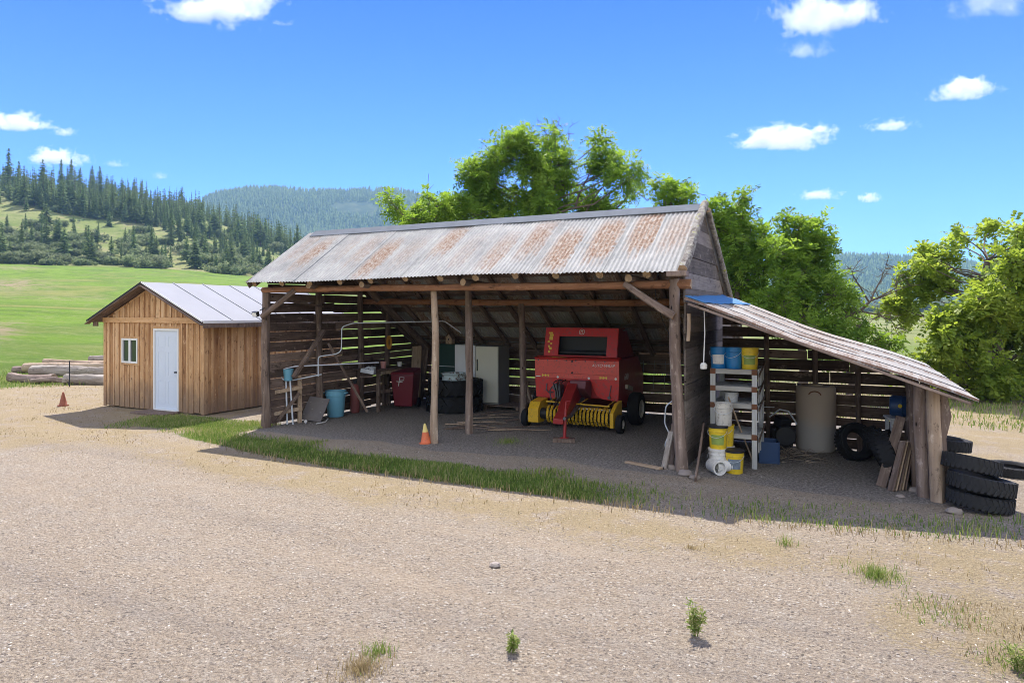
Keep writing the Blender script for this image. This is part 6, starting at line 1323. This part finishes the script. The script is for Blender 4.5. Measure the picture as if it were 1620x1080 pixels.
pebbles('barn_floor_gravel', 'pale stone chips on the shaded dirt floor of the barn', 9000, (-11, 1.2, 9.4, 14.5), lambda x, y: .5 + 0 * x, (.005, .022), 2)
# single weeds
def weed(px, py, h, n, lab, mat=GRASS, spread=.06, name='weed', seed=0, leafy=True):
    p = W(px, py); g = np.random.default_rng(seed + 40); o = empty(name, p, 0, lab, 'weed'); mb = MB(); Q = []
    if leafy:
        for i in range(n):
            a = g.uniform(0, 6.28); rr = g.uniform(.1, 1) * spread; top = Vector((math.cos(a) * rr * 1.5, math.sin(a) * rr * 1.5, h * g.uniform(.55, 1.05))); b0 = Vector((math.cos(a) * rr * .4, math.sin(a) * rr * .4, 0)); mb.tube([b0, b0.lerp(top, .5) + Vector((0, 0, .01)), top], [.003, .0025, .001], 4, False)
            m = 26; t = g.uniform(.1, 1, (m, 1)); P = np.array(b0) + (np.array(top) - np.array(b0)) * t; D = g.normal(size=(m, 3)); D[:, 2] = np.abs(D[:, 2]) * .6 + .3; Q.append(sprigs(g, P, D, .02, 1, .045, .013, 0))
        mb.build('stem', mat, o, False); q = np.concatenate(Q); me = np_mesh('leaves', q.reshape(-1, 3), np.arange(q.shape[0] * 4).reshape(-1, 4), mat, var=np.clip(g.normal(.75, .2, len(q)), 0, 1)); link('leaves', me, o)
    else:
        r_ = spread * np.abs(g.normal(size=n)) * .7; a = g.uniform(0, 6.28, n); v, f = blades(g, r_ * np.cos(a), r_ * np.sin(a), g.uniform(.4, 1, n) * h, .006, 1.1); me = np_mesh('blades', v, f, mat, var=np.tile(g.uniform(.3, 1, n), 3)); tag(link('blades', me, o), kind='stuff')
    return o
weed(1100, 1005, .26, 7, 'tallest leafy green weed in the foreground gravel', spread=.055, seed=1)
weed(811, 1030, .14, 4, 'small leafy green weed near the bottom centre of the gravel', spread=.035, seed=2)
weed(1388, 912, .11, 420, 'low wide green tuft in the gravel at right', spread=.20, seed=3, leafy=False, name='grass_tuft')
weed(594, 1034, .07, 160, 'green tuft on the dry clump at the bottom left of centre', spread=.12, seed=4, leafy=False, name='grass_tuft')
weed(572, 1058, .07, 420, 'dry straw clump below the green tuft at the bottom left of centre', STRAW, .15, 'dry_tuft', 5, False)
weed(1244, 862, .13, 60, 'thin sparse weed in the gravel below the lean-to shadow', spread=.08, seed=6, leafy=False, name='grass_tuft')
weed(1094, 868, .06, 60, 'tiny yellowing tuft in the gravel left of the thin sparse weed', STRAW, .07, 'dry_tuft', 7, False)
weed(1612, 1062, .22, 6, 'leafy green weed at the lower right corner', spread=.10, seed=8)
weed(404, 713, .11, 120, 'bright yellow green tuft by the left end of the barn shadow', spread=.10, seed=9, leafy=False, name='grass_tuft')
weed(805, 700, .12, 260, 'dark green grass tuft on the barn floor between the brown post and the baler', spread=.28, seed=10, leafy=False, name='grass_tuft')
weed(62, 648, .3, 120, 'dark leafy clump at the field edge left of the log pile', spread=.3, seed=11, leafy=False, name='grass_tuft') if False else None
# field fence posts far left and right
for px, z_, lab in ((110, 27, 'thin dark steel post in the field behind the log pile'), (1403, 60, 'left one of two tiny poles in the valley field at right'), (1410, 60, 'right one of two tiny poles in the valley field at right')):
    p = pos(az_of(px), z_); mb = MB(); hp = .85 if z_ < 30 else 2.0; mb.bar((0, 0, -.2), (0, 0, hp), .022, .022); mb.box((0, 0, hp), (.03, .03, .02)); tag(mb.build('fence_post', DARKM, None, loc=p), lab, 'fence post')
# ------------------------------------------------------------------ haze
mb = MB(); HB = 2700
mb.box((-600, 1200, 205), (6400, 5600, 415)); 
g = G('haze_air'); g.nt.nodes.remove(g.b); pv = g.n('VolumePrincipled'); pv.inputs['Color'].default_value = (.38, .66, 1, 1); pv.inputs['Density'].default_value = .00018; pv.inputs['Anisotropy'].default_value = 0
g.nt.links.new(pv.outputs[0], g.out.inputs['Volume'])
hz = mb.build('haze', g.mat); hz.location = (0, 0, -1.0 if False else 0); tag(hz, 'thin blue air over the valley', 'haze', kind='stuff')
